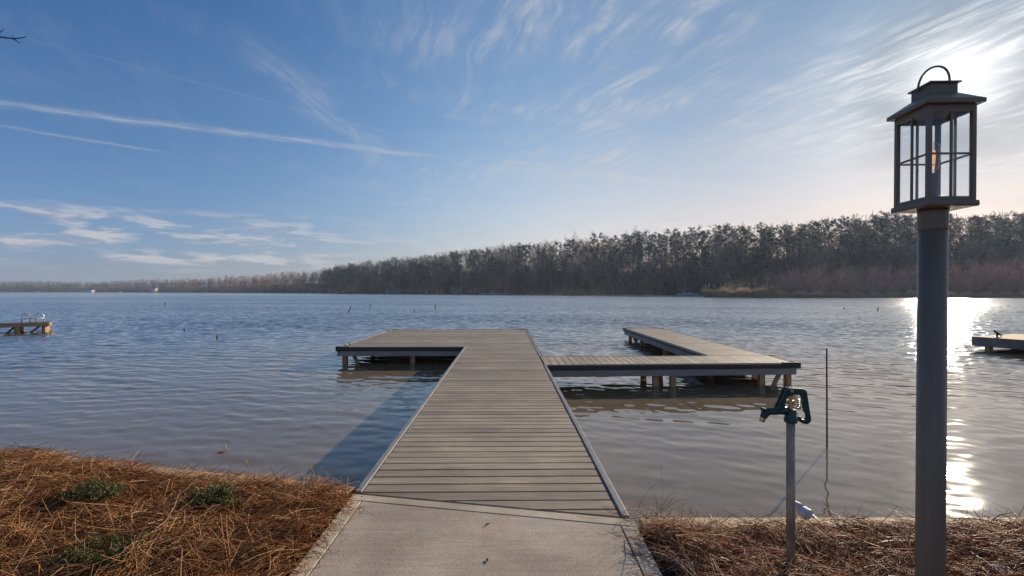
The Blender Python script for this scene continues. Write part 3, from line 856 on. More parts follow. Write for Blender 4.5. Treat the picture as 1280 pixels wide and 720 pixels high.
# ------------------------------------------------------------------ pine straw
def strands(P, az, inc, ln, curl, rad, nseg=3):
    """vectorised 3-sided strands -> verts, quads"""
    n = len(P); k = nseg + 1
    pts = np.zeros((n, k, 3)); pts[:, 0] = P
    a = az.copy(); e = inc.copy()
    for i in range(nseg):
        d = np.stack([np.cos(a) * np.cos(e), np.sin(a) * np.cos(e), np.sin(e)], 1)
        pts[:, i + 1] = pts[:, i] + d * (ln / nseg)[:, None]
        a = a + curl[:, 0]; e = e + curl[:, 1]
    d0 = pts[:, -1] - pts[:, 0]; d0 /= np.linalg.norm(d0, axis=1)[:, None] + 1e-9
    up = np.tile([0., 0., 1.], (n, 1)); up[np.abs(d0[:, 2]) > .9] = [1, 0, 0]
    u = np.cross(d0, up); u /= np.linalg.norm(u, axis=1)[:, None]; w = np.cross(u, d0)
    verts = np.zeros((n, k, 3, 3))
    taper = np.linspace(1, .45, k)
    for j in range(3):
        an = 2 * PI * j / 3
        verts[:, :, j] = pts + ((u * math.cos(an) + w * math.sin(an)) * rad[:, None])[:, None, :] * taper[None, :, None]
    idx = np.arange(n * k * 3).reshape(n, k, 3)
    fs = []
    for i in range(nseg):
        for j in range(3):
            j2 = (j + 1) % 3
            fs.append(np.stack([idx[:, i, j], idx[:, i, j2], idx[:, i + 1, j2], idx[:, i + 1, j]], 1))
    return verts.reshape(-1, 3), np.concatenate(fs)

def straw_patch(name, m, label, xlo, xhi, ylo, n, flow, seed, ylim=None):
    r = np.random.default_rng(seed)
    X = r.uniform(xlo, xhi, n * 2); Y = r.uniform(ylo, 5.6, n * 2)
    wy = np.array([wall_y(x) for x in X])
    wob = .05 * np.sin(X * 7) + .04 * np.sin(X * 17 + 1) + .03 * r.normal(size=len(X))
    keep = Y < wy + np.where(X > 1.75, -.075, .01) + wob * np.where(X > 1.75, .35, .6)
    X, Y = X[keep][:n], Y[keep][:n]
    n = len(X)
    Z = np.array([mound(x, y) for x, y in zip(X, Y)])
    lay = r.uniform(0, 1, n) ** .8 * 1.1
    cl = np.array([mnoise.noise((x * 2.3, y * 2.3, seed)) for x, y in zip(X, Y)])
    c2 = np.array([mnoise.noise((x * 9, y * 9, seed + 5)) for x, y in zip(X, Y)])
    az = flow + cl * 2.4 + r.normal(0, .55, n) + np.where(r.uniform(size=n) < .5, PI, 0)
    inc = r.normal(.05, .22, n) + np.abs(r.normal(0, .12, n))
    ln = r.uniform(.11, .36, n)
    Zs = Z - .02 + lay * .06 + np.maximum(0, c2) * .12
    # centre the strand on its point
    dx = np.cos(az) * ln * .5; dy = np.sin(az) * ln * .5
    P = np.stack([X - dx, Y - dy, Zs - np.sin(inc) * ln * .3], 1)
    curl = np.stack([r.normal(0, .28, n), r.normal(-.12, .16, n)], 1)
    rad = r.uniform(.0012, .0027, n)
    v1, f1 = strands(P, az, inc, ln, curl, rad)
    # wisps standing up along the water's edge
    m2 = int(n * .006)
    X = r.uniform(xlo, xhi, m2); Y = np.array([wall_y(x) for x in X]) - np.abs(r.normal(0, .09, m2))
    Z = np.array([mound(x, y) for x, y in zip(X, Y)])
    P = np.stack([X, Y, Z], 1)
    v2, f2 = strands(P, r.uniform(0, 2 * PI, m2), r.uniform(.25, 1.35, m2), r.uniform(.06, .20, m2), np.stack([r.normal(0, .25, m2), r.normal(-.25, .25, m2)], 1), np.full(m2, .0011), 4)
    o = np_mesh(name, np.concatenate([v1, v2]), np.concatenate([f1, f2 + len(v1)]), m)
    setp(o, label, 'pine straw', kind='stuff')
    return o
straw_patch('pine_straw', M['straw'], 'orange brown pine straw heaped over the left bank', -5.6, -1.185, 1.4, 56000, R(25), 11)
straw_patch('pine_straw', M['straw_r'], 'weathered brown pine straw covering the right bank round the lamp post', .86, 4.6, 1.0, 52000, R(-20), 12)
# loose needles blown on to the path edges
r = np.random.default_rng(5)
n = 260
side = r.uniform(size=n) < .5
X = np.where(side, XL + np.abs(r.normal(0, .06, n)), XRT - np.abs(r.normal(0, .07, n))); Y = r.uniform(1.8, 3.3, n)
P = np.stack([X, Y, np.full(n, .4655)], 1)
v1, f1 = strands(P, r.uniform(0, 2 * PI, n), r.uniform(-.02, .06, n), r.uniform(.05, .16, n), np.stack([r.normal(0, .3, n), r.normal(-.02, .03, n)], 1), np.full(n, .0012))
setp(np_mesh('loose_needles', v1, f1, M['straw']), 'loose pine needles scattered along the path edges', 'pine needles', kind='stuff')

for (lx, ly, rz_, lab) in ((-.155, 3.0, .4, 'tiny dark curled leaf on the concrete path nearer the dock'), (-.135, 2.6, 1.9, 'tiny dark curled leaf on the concrete path nearer the viewer')):
    b = MB(); vs_ = []
    for i in range(5):
        for j in (-1, 0, 1):
            u_ = -1 + i * .5; vs_.append((u_ * .014, j * .006 * (1 - u_ * u_ * .8), .003 + .005 * abs(j) + .002 * u_ * u_))
    vs_ += [(p[0], p[1], p[2] - .0015) for p in vs_]
    fs_ = []
    for i in range(4):
        for j in range(2):
            a_ = i * 3 + j; fs_ += [(a_, a_ + 3, a_ + 4, a_ + 1), (a_ + 15, a_ + 16, a_ + 19, a_ + 18)]
    b.add(vs_, fs_); o = b.build('dead_leaf', M['twig']); o.location = (lx, ly, .4605); o.rotation_euler = (0, 0, rz_)
    setp(o, lab, 'leaf')

# dead grass tuft at the right corner of the dock: arching blades
tf = thing('dead_grass_tuft', 'dead arching grass tuft at the right corner of path and dock', 'grass tuft', (.98, 2.98, .46))
n = 70
P = np.stack([r.normal(0, .08, n), r.normal(0, .10, n), np.full(n, -.02)], 1)
v1, f1 = strands(P, r.uniform(0, 2 * PI, n), r.uniform(.5, 1.4, n), r.uniform(.12, .34, n), np.stack([r.normal(0, .2, n), r.normal(-.38, .2, n)], 1), np.full(n, .0016), 5)
np_mesh('blades', v1, f1, M['straw'], tf)
for (bx, by, hh, lab) in ((-2.12, 3.62, .32, 'tallest dry grass stalk at the water edge of the left bank'), (-1.98, 3.62, .20, 'short dry grass stalk just right of the tallest one on the left bank')):
    s_ = thing('grass_stalk', lab, 'grass stalk', (bx, by, .46))
    b = MB(); b.tube([(0, 0, -.02), (-.01, 0, hh * .5), (-.045 * hh / .3, 0, hh)], [.002, .002, .0015], 5); b.build('stem', M['dry'], s_)
    b = MB(); b.tube([(-.025 * hh / .3, 0, hh * .72), (-.036 * hh / .3, 0, hh * .86), (-.047 * hh / .3, 0, hh * 1.02)], [.002, .005, .001], 6); b.build('seed_head', M['dry'], s_, smooth=True)
tw = thing('fallen_twig', 'dark forked twig lying on the straw right of the lamp post', 'twig', (2.95, 2.98, .47))
b = MB(); b.tube([(-.20, .05, .02), (-.06, .02, .03), (.02, 0, .025), (.09, .01, .06), (.17, .01, .075)], [.002, .004, .004, .003, .002], 6); b.tube([(-.03, .01, .03), (-.07, .02, .09), (-.10, .02, .15)], [.003, .002, .0015], 6); b.tube([(.0, .01, .02), (.05, -.06, .01)], .003, 6)
b.build('stem', M['twig'], tw, smooth=True)

# green plants in the straw
def plant(x, y, w, h, label, seed):
    r = np.random.default_rng(seed)
    t = thing('evergreen_plant', label, 'plant', (x, y, mound(x, y)), 0, 'low green plants in the left straw')
    b = MB(); tips = []
    for i in range(34):
        a = r.uniform(0, 2 * PI); q = r.uniform(.2, 1) ** .6
        tip = (math.cos(a) * w / 2 * q, math.sin(a) * w / 2 * q * .8, h * (.45 + .55 * (1 - q)) * r.uniform(.8, 1.15))
        mid = (tip[0] * .5 + r.normal(0, .01), tip[1] * .5, tip[2] * .62)
        b.tube([(tip[0] * .1, tip[1] * .1, -.02), mid, tip], [.0028, .002, .001], 5); tips.append((mid, tip))
    b.build('stems', M['twig'], t)
    vs = []; fs = []
    for (mid, tip) in tips:
        for j in range(130):
            f = r.uniform(0, 1.05); c0 = np.array(mid) * (1 - f) + np.array(tip) * f + r.normal(0, .013, 3)
            d = r.normal(size=3); d[2] = abs(d[2]) * .7; d /= np.linalg.norm(d); s2 = np.cross(d, r.normal(size=3)); s2 /= np.linalg.norm(s2)
            l = r.uniform(.007, .014); wd = l * .42; up = np.cross(d, s2) * wd * .35
            n0 = len(vs)
            vs += [c0, c0 + d * l * .5 + s2 * wd + up, c0 + d * l, c0 + d * l * .5 - s2 * wd + up]
            fs.append((n0, n0 + 1, n0 + 2, n0 + 3))
    np_mesh('leaves', np.array(vs), np.array(fs), M['leaf'], t)
plant(-2.86, 3.27, .40, .22, 'small leafy green plant in the straw nearest the left edge of the photo', 1)
plant(-1.97, 3.16, .38, .19, 'small leafy green plant in the straw nearest the concrete path', 2)
plant(-2.14, 2.50, .50, .17, 'low green plant at the bottom edge of the photo, nearest the viewer', 3)

# ------------------------------------------------------------------ trees
def norm(v):
    v = np.asarray(v, float); return v / (np.linalg.norm(v) + 1e-9)
def branch(b, p, d, l, r0, r1, rr, up=.0, n=3, sides=3, wob=.15):
    pts = [np.array(p, float)]; dd = norm(d)
    for i in range(n):
        dd = norm(dd + rr.normal(0, wob, 3) + np.array([0, 0, up]))
        pts.append(pts[-1] + dd * l / n)
    b.tube(pts, list(np.linspace(r0, r1, n + 1)), sides, caps=False)
    return pts, dd
def make_hardwood(seed, h=20.0, spread=1.0, n1=24, n2=6, n3=6, tw=.05, clear=.2):
    rr = np.random.default_rng(seed); t = MB(); c = MB()
    top = np.array([rr.normal(0, .4), rr.normal(0, .4), h * .86])
    k = 7; tp = [np.array([0, 0, -.6])] + [top * (i / k) + np.array([rr.normal(0, .10), rr.normal(0, .10), 0]) for i in range(1, k + 1)]
    rad = [.24] + [.21 * (1 - .86 * i / k) for i in range(1, k + 1)]
    t.tube(tp, rad, 6)
    for i in range(n1):
        f = clear + (1 - clear) * (i + rr.uniform(0, .8)) / n1; f = min(f, .99)
        q = f * k; a = int(q); p = tp[a] * (1 - (q - a)) + tp[min(a + 1, k)] * (q - a)
        an = i * 2.4 + rr.normal(0, .5)
        l = h * (.22 * (1 - f) + .15) * rr.uniform(.75, 1.25) * spread
        e = .55 + .32 * f
        d = np.array([math.cos(an) * math.cos(e), math.sin(an) * math.cos(e), math.sin(e)])
        p1, d1 = branch(c, p, d, l, .075 * (1.15 - f) + .02, .02, rr, .08, 4, 4)
        for j in range(n2):
            g = .25 + .75 * (j + rr.uniform(0, 1)) / n2; qa = min(3, int(g * 4)); pp = p1[qa] + (p1[qa + 1] - p1[qa]) * (g * 4 - qa if g * 4 - qa <= 1 else 1)
            d2 = norm(d1 + rr.normal(0, .65, 3) + [0, 0, .2])
            p2, d3 = branch(c, pp, d2, l * rr.uniform(.3, .55), .03, .014, rr, .06, 3, 3)
            for m_ in range(n3):
                qq = p2[rr.integers(1, 4)]
                branch(c, qq, norm(d3 + rr.normal(0, .7, 3) + [0, 0, .25]), rr.uniform(.7, 1.6) * h / 20, tw, tw * .45, rr, .05, 2, 3, .2)
    return t, c
def make_pine(seed, h=23.0, clear=.55, nb=32, dens=72, w=1.3, leaf=.46):
    rr = np.random.default_rng(seed); t = MB(); vs = []; fs = []
    k = 6; lean = rr.normal(0, .5, 2)
    tp = [np.array([0, 0, -.6])] + [np.array([lean[0] * i / k + rr.normal(0, .06), lean[1] * i / k + rr.normal(0, .06), h * .96 * i / k]) for i in range(1, k + 1)]
    t.tube(tp, [.27] + [.23 * (1 - .85 * i / k) for i in range(1, k + 1)], 6)
    for i in range(nb):
        f = clear + (1 - clear) * (i + rr.uniform(0, 1)) / nb
        q = min(f, .995) * k; a = int(q); p = tp[a] * (1 - (q - a)) + tp[min(a + 1, k)] * (q - a)
        an = i * 2.4 + rr.normal(0, .6)
        u_ = (f - clear) / (1 - clear)
        l = h * .150 * w * math.sin(PI * (.22 + .56 * u_)) * rr.uniform(.6, 1.25)
        d = norm([math.cos(an), math.sin(an), .15 + .5 * u_])
        pts, _ = branch(t, p, d, l, .06, .02, rr, .10, 3, 3)
        for q_ in range(3):
            cc = pts[-1] * (1 - q_ * .28) + pts[1] * q_ * .28 + rr.normal(0, .25, 3)
            rad = rr.uniform(.5, 1.05) * (1 - .2 * q_)
            for m_ in range(dens // 3):
                o = norm(rr.normal(size=3)) * rad * rr.uniform(.3, 1) ** .5; o[2] *= .55
                pc_ = cc + o; dd = norm(o + rr.normal(0, .4, 3) + [0, 0, .25]); s2 = norm(np.cross(dd, rr.normal(size=3)))
                ll = leaf * rr.uniform(.6, 1.3)
                n0 = len(vs); vs += [pc_ - s2 * ll * .26, pc_ + s2 * ll * .26, pc_ + dd * ll]; fs.append((n0, n0 + 1, n0 + 2))
    c = MB(); c.v = [tuple(x) for x in vs]; c.f = fs
    return t, c
def make_cedar(seed, h=11.0):
    rr = np.random.default_rng(seed); t = MB(); t.tube([(0, 0, -.5), (0, 0, h * .5), (.1, 0, h * .97)], [.16, .1, .02], 6); vs = []; fs = []
    for i in range(1500):
        f = rr.uniform(.06, 1) ; r0 = h * .2 * (1 - f) ** .75 + .15; a = rr.uniform(0, 2 * PI); q = rr.uniform(.3, 1) ** .5 * (1 + .25 * math.sin(a * 3 + f * 20))
        pc_ = np.array([math.cos(a) * r0 * q, math.sin(a) * r0 * q, h * f]); dd = norm([math.cos(a), math.sin(a), .6]); s2 = norm(np.cross(dd, rr.normal(size=3)))
        ll = rr.uniform(.25, .6); n0 = len(vs); vs += [pc_ - s2 * ll * .3, pc_ + s2 * ll * .3, pc_ + dd * ll]; fs.append((n0, n0 + 1, n0 + 2))
    c = MB(); c.v = [tuple(x) for x in vs]; c.f = fs
    return t, c
def make_shrub(seed, h=6.0, n1=24, n2=7, n3=4, w=1.0):
    rr = np.random.default_rng(seed); s_ = MB(); c = MB()
    for i in range(n1):
        a = rr.uniform(0, 2 * PI); e = rr.uniform(.65, 1.4)
        d = [math.cos(a) * math.cos(e) * w, math.sin(a) * math.cos(e) * w, math.sin(e)]
        p0 = np.array([rr.normal(0, .5), rr.normal(0, .4), -.3])
        p1, d1 = branch(s_, p0, d, h * rr.uniform(.7, 1.02), .05, .018, rr, .04, 4, 3)
        for j in range(n2):
            pp = p1[rr.integers(1, 5)]
            p2, d2 = branch(c, pp, norm(d1 + rr.normal(0, .6, 3)), h * rr.uniform(.18, .34), .026, .012, rr, .05, 3, 3)
            for m_ in range(n3): branch(c, p2[rr.integers(1, 4)], norm(d2 + rr.normal(0, .7, 3)), h * rr.uniform(.08, .17), .020, .008, rr, .04, 2, 3)
    return s_, c

protos = {}
def proto(kind, name, label, cat, tm, cm, maker, crown='crown', trunk='trunk'):
    root = thing(name, label, cat)
    t, c = maker
    t.build(trunk, tm, root, smooth=True); o = c.build(crown, cm, root)
    protos.setdefault(kind, []).append(root)
for i in range(5):
    proto('hard', 'bare_tree', '', 'tree', M['bark_pale' if i % 2 else 'bark'], M['twigs'], make_hardwood(100 + i, 19 + i, 1.25 + .08 * i))
for i in range(3):
    proto('warm', 'bare_tree', '', 'tree', M['bark'], M['twigs_warm'], make_hardwood(140 + i, 15 + i, 1.15, 22, 6, 6, .05, .12))
for i in range(4):
    proto('pine', 'pine_tree', '', 'tree', M['bark'], M['needles'], make_pine(200 + i, 23 + i * .8, .5 + .05 * (i % 3), 31 + 2 * i))
for i in range(2):
    proto('cedar', 'cedar_tree', '', 'tree', M['bark'], M['needles_dark'], make_cedar(240 + i, 10 + 2 * i))
for i in range(3):
    proto('shrub', 'bare_shrub', '', 'shrub', M['thicket'], M['thicket'], make_shrub(300 + i, 6.0, 24, 7, 4), 'twigs', 'stems')
proto('rust', 'rust_leaved_tree', '', 'tree', M['bark'], M['rust'], make_pine(260, 12, .3, 30, 60, 1.5, .4))

used = set()
def place(kind, x, y, zz, s, label, group, rz=None):
    i = random.randrange(len(protos[kind])); root = protos[kind][i]
    rz = random.uniform(0, 2 * PI) if rz is None else rz
    scl = (s * random.uniform(.9, 1.15), s * random.uniform(.9, 1.15), s)
    if (kind, i) not in used:
        used.add((kind, i)); root.location = (x, y, zz); root.rotation_euler = (0, 0, rz); root.scale = scl
        root['label'] = label; root['group'] = group
        return root
    return dup(root, (x, y, zz), rz, scl, label, group)

ZONES = [(-9, .0, 'by the small houses on the far left shore'), (.0, .18, 'straight beyond the dock platform'), (.18, .40, 'on the wooded hill left of the marsh point'),
         (.40, .62, 'behind the tan marsh grass'), (.62, .86, 'above the brown thicket left of the lamp post'), (.86, 9, 'on the wooded hill right of the lamp post')]
def zone(t):
    for a, b_, n_ in ZONES:
        if a <= t < b_: return n_
def sky_need(t):    # the tree line to reach, metres above water at the front of the wood
    return float(np.interp(t, [-1.1, -.42, -.36, -.23, -.1, .0, .1, .27, .39, .44, .6, .73, .9, 1.1], [26, 27, 31, 32.5, 35, 36.5, 37, 37, 35, 29.5, 30.5, 33.5, 32.5, 34]))
pts = []
t = -.38
cand = []
rr = np.random.default_rng(77)
while t < 1.28:
    w = woods(t)
    for row, dep in enumerate((1, 9, 19, 31, 45)):
        tz = w + dep + rr.uniform(-3, 3); tx = t + rr.uniform(-.5, .5) * 5 / w
        cand.append((tx, tz, row))
    t += rr.uniform(4.2, 6.2) / w
# the nearest / largest ones are individuals, the rest one mass
front_rows = [c_ for c_ in cand if c_[2] in (0, 1, 4)]
rest = [c_ for c_ in cand if c_[2] in (2, 3)]
step = max(1.0, len(front_rows) / 266.0)
keep = [front_rows[int(i * step)] for i in range(int(len(front_rows) / step))]
kset = set(keep); rest += [c_ for c_ in front_rows if c_ not in kset]
ADJ = {'hard': 'bare grey leafless hardwood tree', 'warm': 'bare brown leafless tree', 'pine': 'tall pine with dark tufted crown', 'cedar': 'dark conical cedar low among trunks'}
def kind_of(row, u, t):
    pine_p = (.55 if t > .2 else .34) if row == 4 else .12
    if u < pine_p: return 'pine'
    if u < pine_p + .07 and row < 2: return 'cedar'
    return 'warm' if u > .8 else 'hard'
for (tx, tz, row) in keep:
    kd = kind_of(row, random.random(), tx); x, y = tx * tz, tz
    g = land_h(tx, tz) - .2; s = random.uniform(.8, 1.08)
    if row == 4:
        hh = {'pine': 24.5, 'hard': 23.5, 'warm': 19, 'cedar': 11}[kd]
        s = min(1.4, max(.75, (sky_need(tx) * (tz / woods(tx)) * .97 + random.uniform(-2.4, 1.2) - g) / hh))
    place(kd, x, y, g, s, ADJ[kd] + ' ' + zone(tx), {'hard': 'bare hardwoods', 'warm': 'bare brown trees', 'pine': 'pines', 'cedar': 'cedars'}[kd] + ' ' + zone(tx))
place('rust', -.092 * 352, 352, land_h(-.092, 352), .95, 'small tree still holding rusty orange leaves among bare trees by the far houses', 'rust leaved trees')
place('rust', .52 * 205, 205, land_h(.52, 205), .8, 'small rusty leaved tree behind the marsh grass', 'rust leaved trees')

# brown thicket along the marsh shore
TH = [(.545, 168, 1.0), (.575, 170, 1.1), (.60, 165, 1.15), (.625, 172, 1.2), (.655, 163, 1.35), (.685, 170, 1.15), (.71, 166, 1.05), (.735, 169, 1.15), (.76, 164, 1.2), (.785, 170, 1.3), (.81, 165, 1.3), (.835, 169, 1.25),
      (.90, 164, 1.35), (.925, 168, 1.2), (.945, 163, 1.5), (.965, 169, 1.3), (.99, 164, 1.4), (1.015, 168, 1.35), (1.04, 163, 1.5), (1.065, 168, 1.4), (1.09, 165, 1.4)]
for i, (t_, zz, s) in enumerate(TH):
    lab = ('tallest pale domed leafless shrub of the thicket left of the lamp post' if i == 4 else
           'red brown leafless shrub in the thicket ' + ('right of' if t_ > .86 else 'left of') + ' the lamp post')
    place('shrub', t_ * zz, zz, .25, s * 1.38, lab, 'leafless shrubs ' + ('right of' if t_ > .86 else 'left of') + ' the lamp post')

for kd_, rs_ in protos.items():          # shapes that were never placed
    for i, r_ in enumerate(rs_):
        if (kd_, i) not in used:
            for ch in list(r_.children): bpy.data.objects.remove(ch)
            bpy.data.objects.remove(r_)

# remaining wood: one mass built from the same tree shapes
def light_versions():
    out = {}
    out['hard'] = [make_hardwood(400 + i, 20, 1.35, 17, 5, 5, .07) for i in range(3)]
    out['warm'] = [make_hardwood(440 + i, 16, 1.1, 15, 5, 5, .07, .15) for i in range(2)]
    out['pine'] = [make_pine(420 + i, 23.5, .5, 20, 66, 1.4, .58) for i in range(3)]
    out['far_hard'] = [make_hardwood(460 + i, 18, 1.35, 13, 4, 4, .16, .10) for i in range(2)]
    out['far_pine'] = [make_pine(470 + i, 20, .3, 14, 18, 1.2, .8) for i in range(2)]
    return out
lv = light_versions()
def tri(mb_):
    fs = []
    for f in mb_.f:
        for i in range(1, len(f) - 1): fs.append((f[0], f[i], f[i + 1]))
    return np.array(mb_.v, dtype=np.float32), np.array(fs, dtype=np.int32)
LV = {k_: [(tri(a), tri(b_)) for a, b_ in v_] for k_, v_ in lv.items()}
MI = {'hard': (0, 2), 'warm': (1, 3), 'pine': (1, 4), 'far_hard': (1, 3), 'far_pine': (1, 4)}
def mass(name, places, label):
    V = []; F = []; I = []; off = 0
    for (kd, x, y, g, s) in places:
        vt = LV[kd][random.randrange(len(LV[kd]))]; a = random.uniform(0, 2 * PI); ca, sa = math.cos(a) * s, math.sin(a) * s
        Rm = np.array([[ca, -sa, 0], [sa, ca, 0], [0, 0, s]], dtype=np.float32)
        for (v_, f_), mi in zip(vt, MI[kd]):
            V.append(v_ @ Rm.T + np.array([x, y, g], dtype=np.float32)); F.append(f_ + off); I.append(np.full(len(f_), mi)); off += len(v_)
    o = np_mesh(name, np.concatenate(V), np.concatenate(F), [M['bark_pale'], M['bark'], M['twigs'], M['twigs_warm'], M['needles']], matidx=np.concatenate(I))
    setp(o, label, 'wood', kind='stuff')
pls = []
for (tx, tz, row) in rest:
    u = random.random(); kd = 'pine' if u < .24 else ('warm' if u > .8 else 'hard')
    pls.append((kd, tx * tz, tz, land_h(tx, tz) - .2, random.uniform(.8, 1.08)))
t = -.38
while t < 1.28:
    w = woods(t)
    for dep in (5, 14, 25, 38, 51):
        tz = w + dep + random.uniform(-4, 4); tx = t + random.uniform(-.5, .5) * 5 / w
        u = random.random(); kd = 'pine' if u < .22 else ('warm' if u > .78 else 'hard')
        pls.append((kd, tx * tz, tz, land_h(tx, tz) - .2, random.uniform(.7, 1.0)))
    t += random.uniform(3.4, 5.2) / w
t = -.38
while t < 1.3:           # two more rows on the plateau, seen through the front ones
    w = woods(t)
    for dep in (50, 62, 76):
        tz = w + dep + random.uniform(-5, 5); tx = t + random.uniform(-.5, .5) * 6 / w
        kd = 'pine' if random.random() < (.5 if tx > .2 else .3) else 'hard'
        g = land_h(tx, tz) - .2
        s = min(1.3, max(.75, (sky_need(tx) * (tz / w) * .95 + random.uniform(-2.2, .5) - g) / (23.5 if kd == 'pine' else 20)))
        pls.append((kd, tx * tz, tz, g, s))
    t += random.uniform(4.5, 6.5) / w
mass('woodland', pls, 'dense winter wood filling the hill behind the front trees')
pls = []
t = -1.35
while t < -.33:
    w = woods(t)
    for dep in (2, 9, 18, 30, 44, 58, 74):
        tz = w + dep + random.uniform(-4, 4); tx = t + random.uniform(-.5, .5) * 8 / w
        nearer = t > -.45
        kd = ('far_pine' if random.random() < .2 else 'hard') if nearer else ('far_pine' if random.random() < (.3 if t > -.7 else .6) else 'far_hard')
        g = land_h(tx, tz) - .2; s = random.uniform(.76, .98)
        if nearer and dep >= 44: s = min(1.35, max(.7, (sky_need(tx) * (tz / w) * .96 + random.uniform(-2.2, .6) - g) / (20 if kd == 'far_pine' else 21)))
        pls.append((kd, tx * tz, tz, g, s))
    t += random.uniform(4.0, 6.5) / w
mass('far_woodland', pls, 'low line of distant woods along the far left shore')

# leaf-litter understorey: scrubby saplings at the foot of the wood
V = []; F = []; off = 0
rr = np.random.default_rng(9)
us = [tri(MBp) for MBp in [make_shrub(330 + i, 4.5, 8, 5, 3, 1.0)[1] for i in range(3)]]
t = -.38
while t < 1.28:
    w = woods(t)
    for dep in (-1, 6, 14, 24):
        tz = w + dep + rr.uniform(-3, 3); v_, f_ = us[rr.integers(0, 3)]
        s = rr.uniform(.6, 1.3); a = rr.uniform(0, 2 * PI)
        Rm = np.array([[math.cos(a) * s, -math.sin(a) * s, 0], [math.sin(a) * s, math.cos(a) * s, 0], [0, 0, s]])
        V.append(v_ @ Rm.T + [t * tz, tz, land_h(t, tz)]); F.append(f_ + off); off += len(v_)
    t += rr.uniform(1.6, 3.0) / w
setp(np_mesh('undergrowth', np.concatenate(V), np.concatenate(F), M['twigs_warm']), 'brown undergrowth at the foot of the far wood', 'undergrowth', kind='stuff')

# marsh grass along the point
rr = np.random.default_rng(21)
n = 17000
T = np.concatenate([rr.uniform(.402, .53, 7500), np.concatenate([rr.uniform(.53, .64, 3500), rr.uniform(.6, 1.15, n - 11000)])])
Zg = np.array([shore(max(t_, .45)) for t_ in T]) + np.abs(rr.normal(0, 3.0, n)) + .5
hg = np.where(T < .53, rr.uniform(.9, 3.0, n), rr.uniform(.7, 2.0, n)) * (1 + .25 * np.sin(T * 160))
P = np.stack([T * Zg, Zg, np.full(n, .05)], 1)
v1, f1 = strands(P, rr.uniform(0, 2 * PI, n), rr.uniform(1.1, 1.5, n), hg, np.stack([rr.normal(0, .2, n), rr.normal(-.15, .12, n)], 1), rr.uniform(.03, .06, n))
setp(np_mesh('marsh_grass', v1, f1, M['marsh']), 'tan dry marsh grass fringing the point on the far right shore', 'marsh grass', kind='stuff')
PLM = [(882.0, 4.4, 1.0), (886.5, 4.7, .9), (893, 4.2, .8), (900.5, 4.5, .5), (906, 4.6, .5), (910.5, 4.2, .6), (913.5, 3.8, .6), (917.3, 4.4, .6)]
for i, (pxx, hh, wdt) in enumerate(PLM):
    t_ = (pxx - 640) / 600; zz = 157.5
    g = thing('plume_reed', 'pale feathery plume reed ' + ('at the left tip of the marsh grass' if i < 2 else 'rising thinly above the marsh grass'), 'reed', (t_ * zz, zz, .1), 0, 'plume reeds ' + ('at the left tip' if i < 2 else 'above the marsh grass'))
    b = MB(); b.tube([(0, 0, 0), (.05, 0, hh * .5), (.0, 0, hh * .8)], .03, 5); b.build('stem', M['dry'], g)
    b = MB(); b.tube([(0, 0, hh * .68), (.03, 0, hh * .8), (.06, 0, hh * .92), (.10, 0, hh)], [.05 * wdt, .22 * wdt, .2 * wdt, .03], 7); b.build('plume', M['plume'], g, smooth=True)

# ------------------------------------------------------------------ far houses, boathouses, docks, boats
def house(name, label, cat, pxx, zz, base, w, d, h, rh, wm, wins, rz=0.0, porch=False):
    t_ = (pxx - 640) / 600
    t = thing(name, label, cat, (t_ * zz, zz, base), rz)
    b = MB(); b.box(-w / 2, w / 2, -d / 2, d / 2, -3, h); b.build('wall', wm, t)
    b = MB(); e = .5
    vs = [(-w / 2 - e, -d / 2 - e, h), (w / 2 + e, -d / 2 - e, h), (w / 2 + e, d / 2 + e, h), (-w / 2 - e, d / 2 + e, h), (-w / 2 - e, 0, h + rh), (w / 2 + e, 0, h + rh)]
    b.add([(x, y, z_ + .01) for x, y, z_ in vs], [(0, 1, 5, 4), (2, 3, 4, 5), (0, 4, 3), (1, 2, 5), (0, 3, 2, 1)]); b.build('roof', M['roof'], t)
    for i in range(wins):
        x = -w / 2 + (i + .5) * w / wins
        for zf in ((.3,) if h < 4 else (.18, .62)):
            b = MB(); b.box(x - w / wins * .27, x + w / wins * .27, -d / 2 - .06, -d / 2 + .02, h * zf, h * zf + min(1.6, h * .4)); b.build('window', M['win'], t)
    return t
def hz_(pxx, back):
    t_ = (pxx - 640) / 600; zz = shore(t_) + back
    return zz, land_h(t_, zz) - .2
def hs_(name, label, cat, pxx, back, *args): zz, g_ = hz_(pxx, back); return house(name, label, cat, pxx, zz, g_, *args)
hs_('house', 'pale sprawling house with a dark roof on the far left shore', 'house', 111, -2, 22, 10, 6.0, 3.5, M['house_pale'], 4)
hs_('house', 'tall pale house standing higher in the woods on the far left shore', 'house', 193, 5, 9, 9, 9.5, 3.0, M['house_pale'], 3)
hs_('house', 'blue grey house half hidden by trees left of the lawn', 'house', 492, 13, 13, 8, 4.0, 2.6, M['house_grey'], 4)
hs_('house', 'grey house with tall gable behind the lawn', 'house', 570, 16, 9, 8, 5.0, 3.0, M['house_grey'], 3)
hs_('house', 'long low pale house on the slope right of the gabled house', 'house', 596, 20, 14, 7, 2.8, 1.6, M['house_grey'], 5)
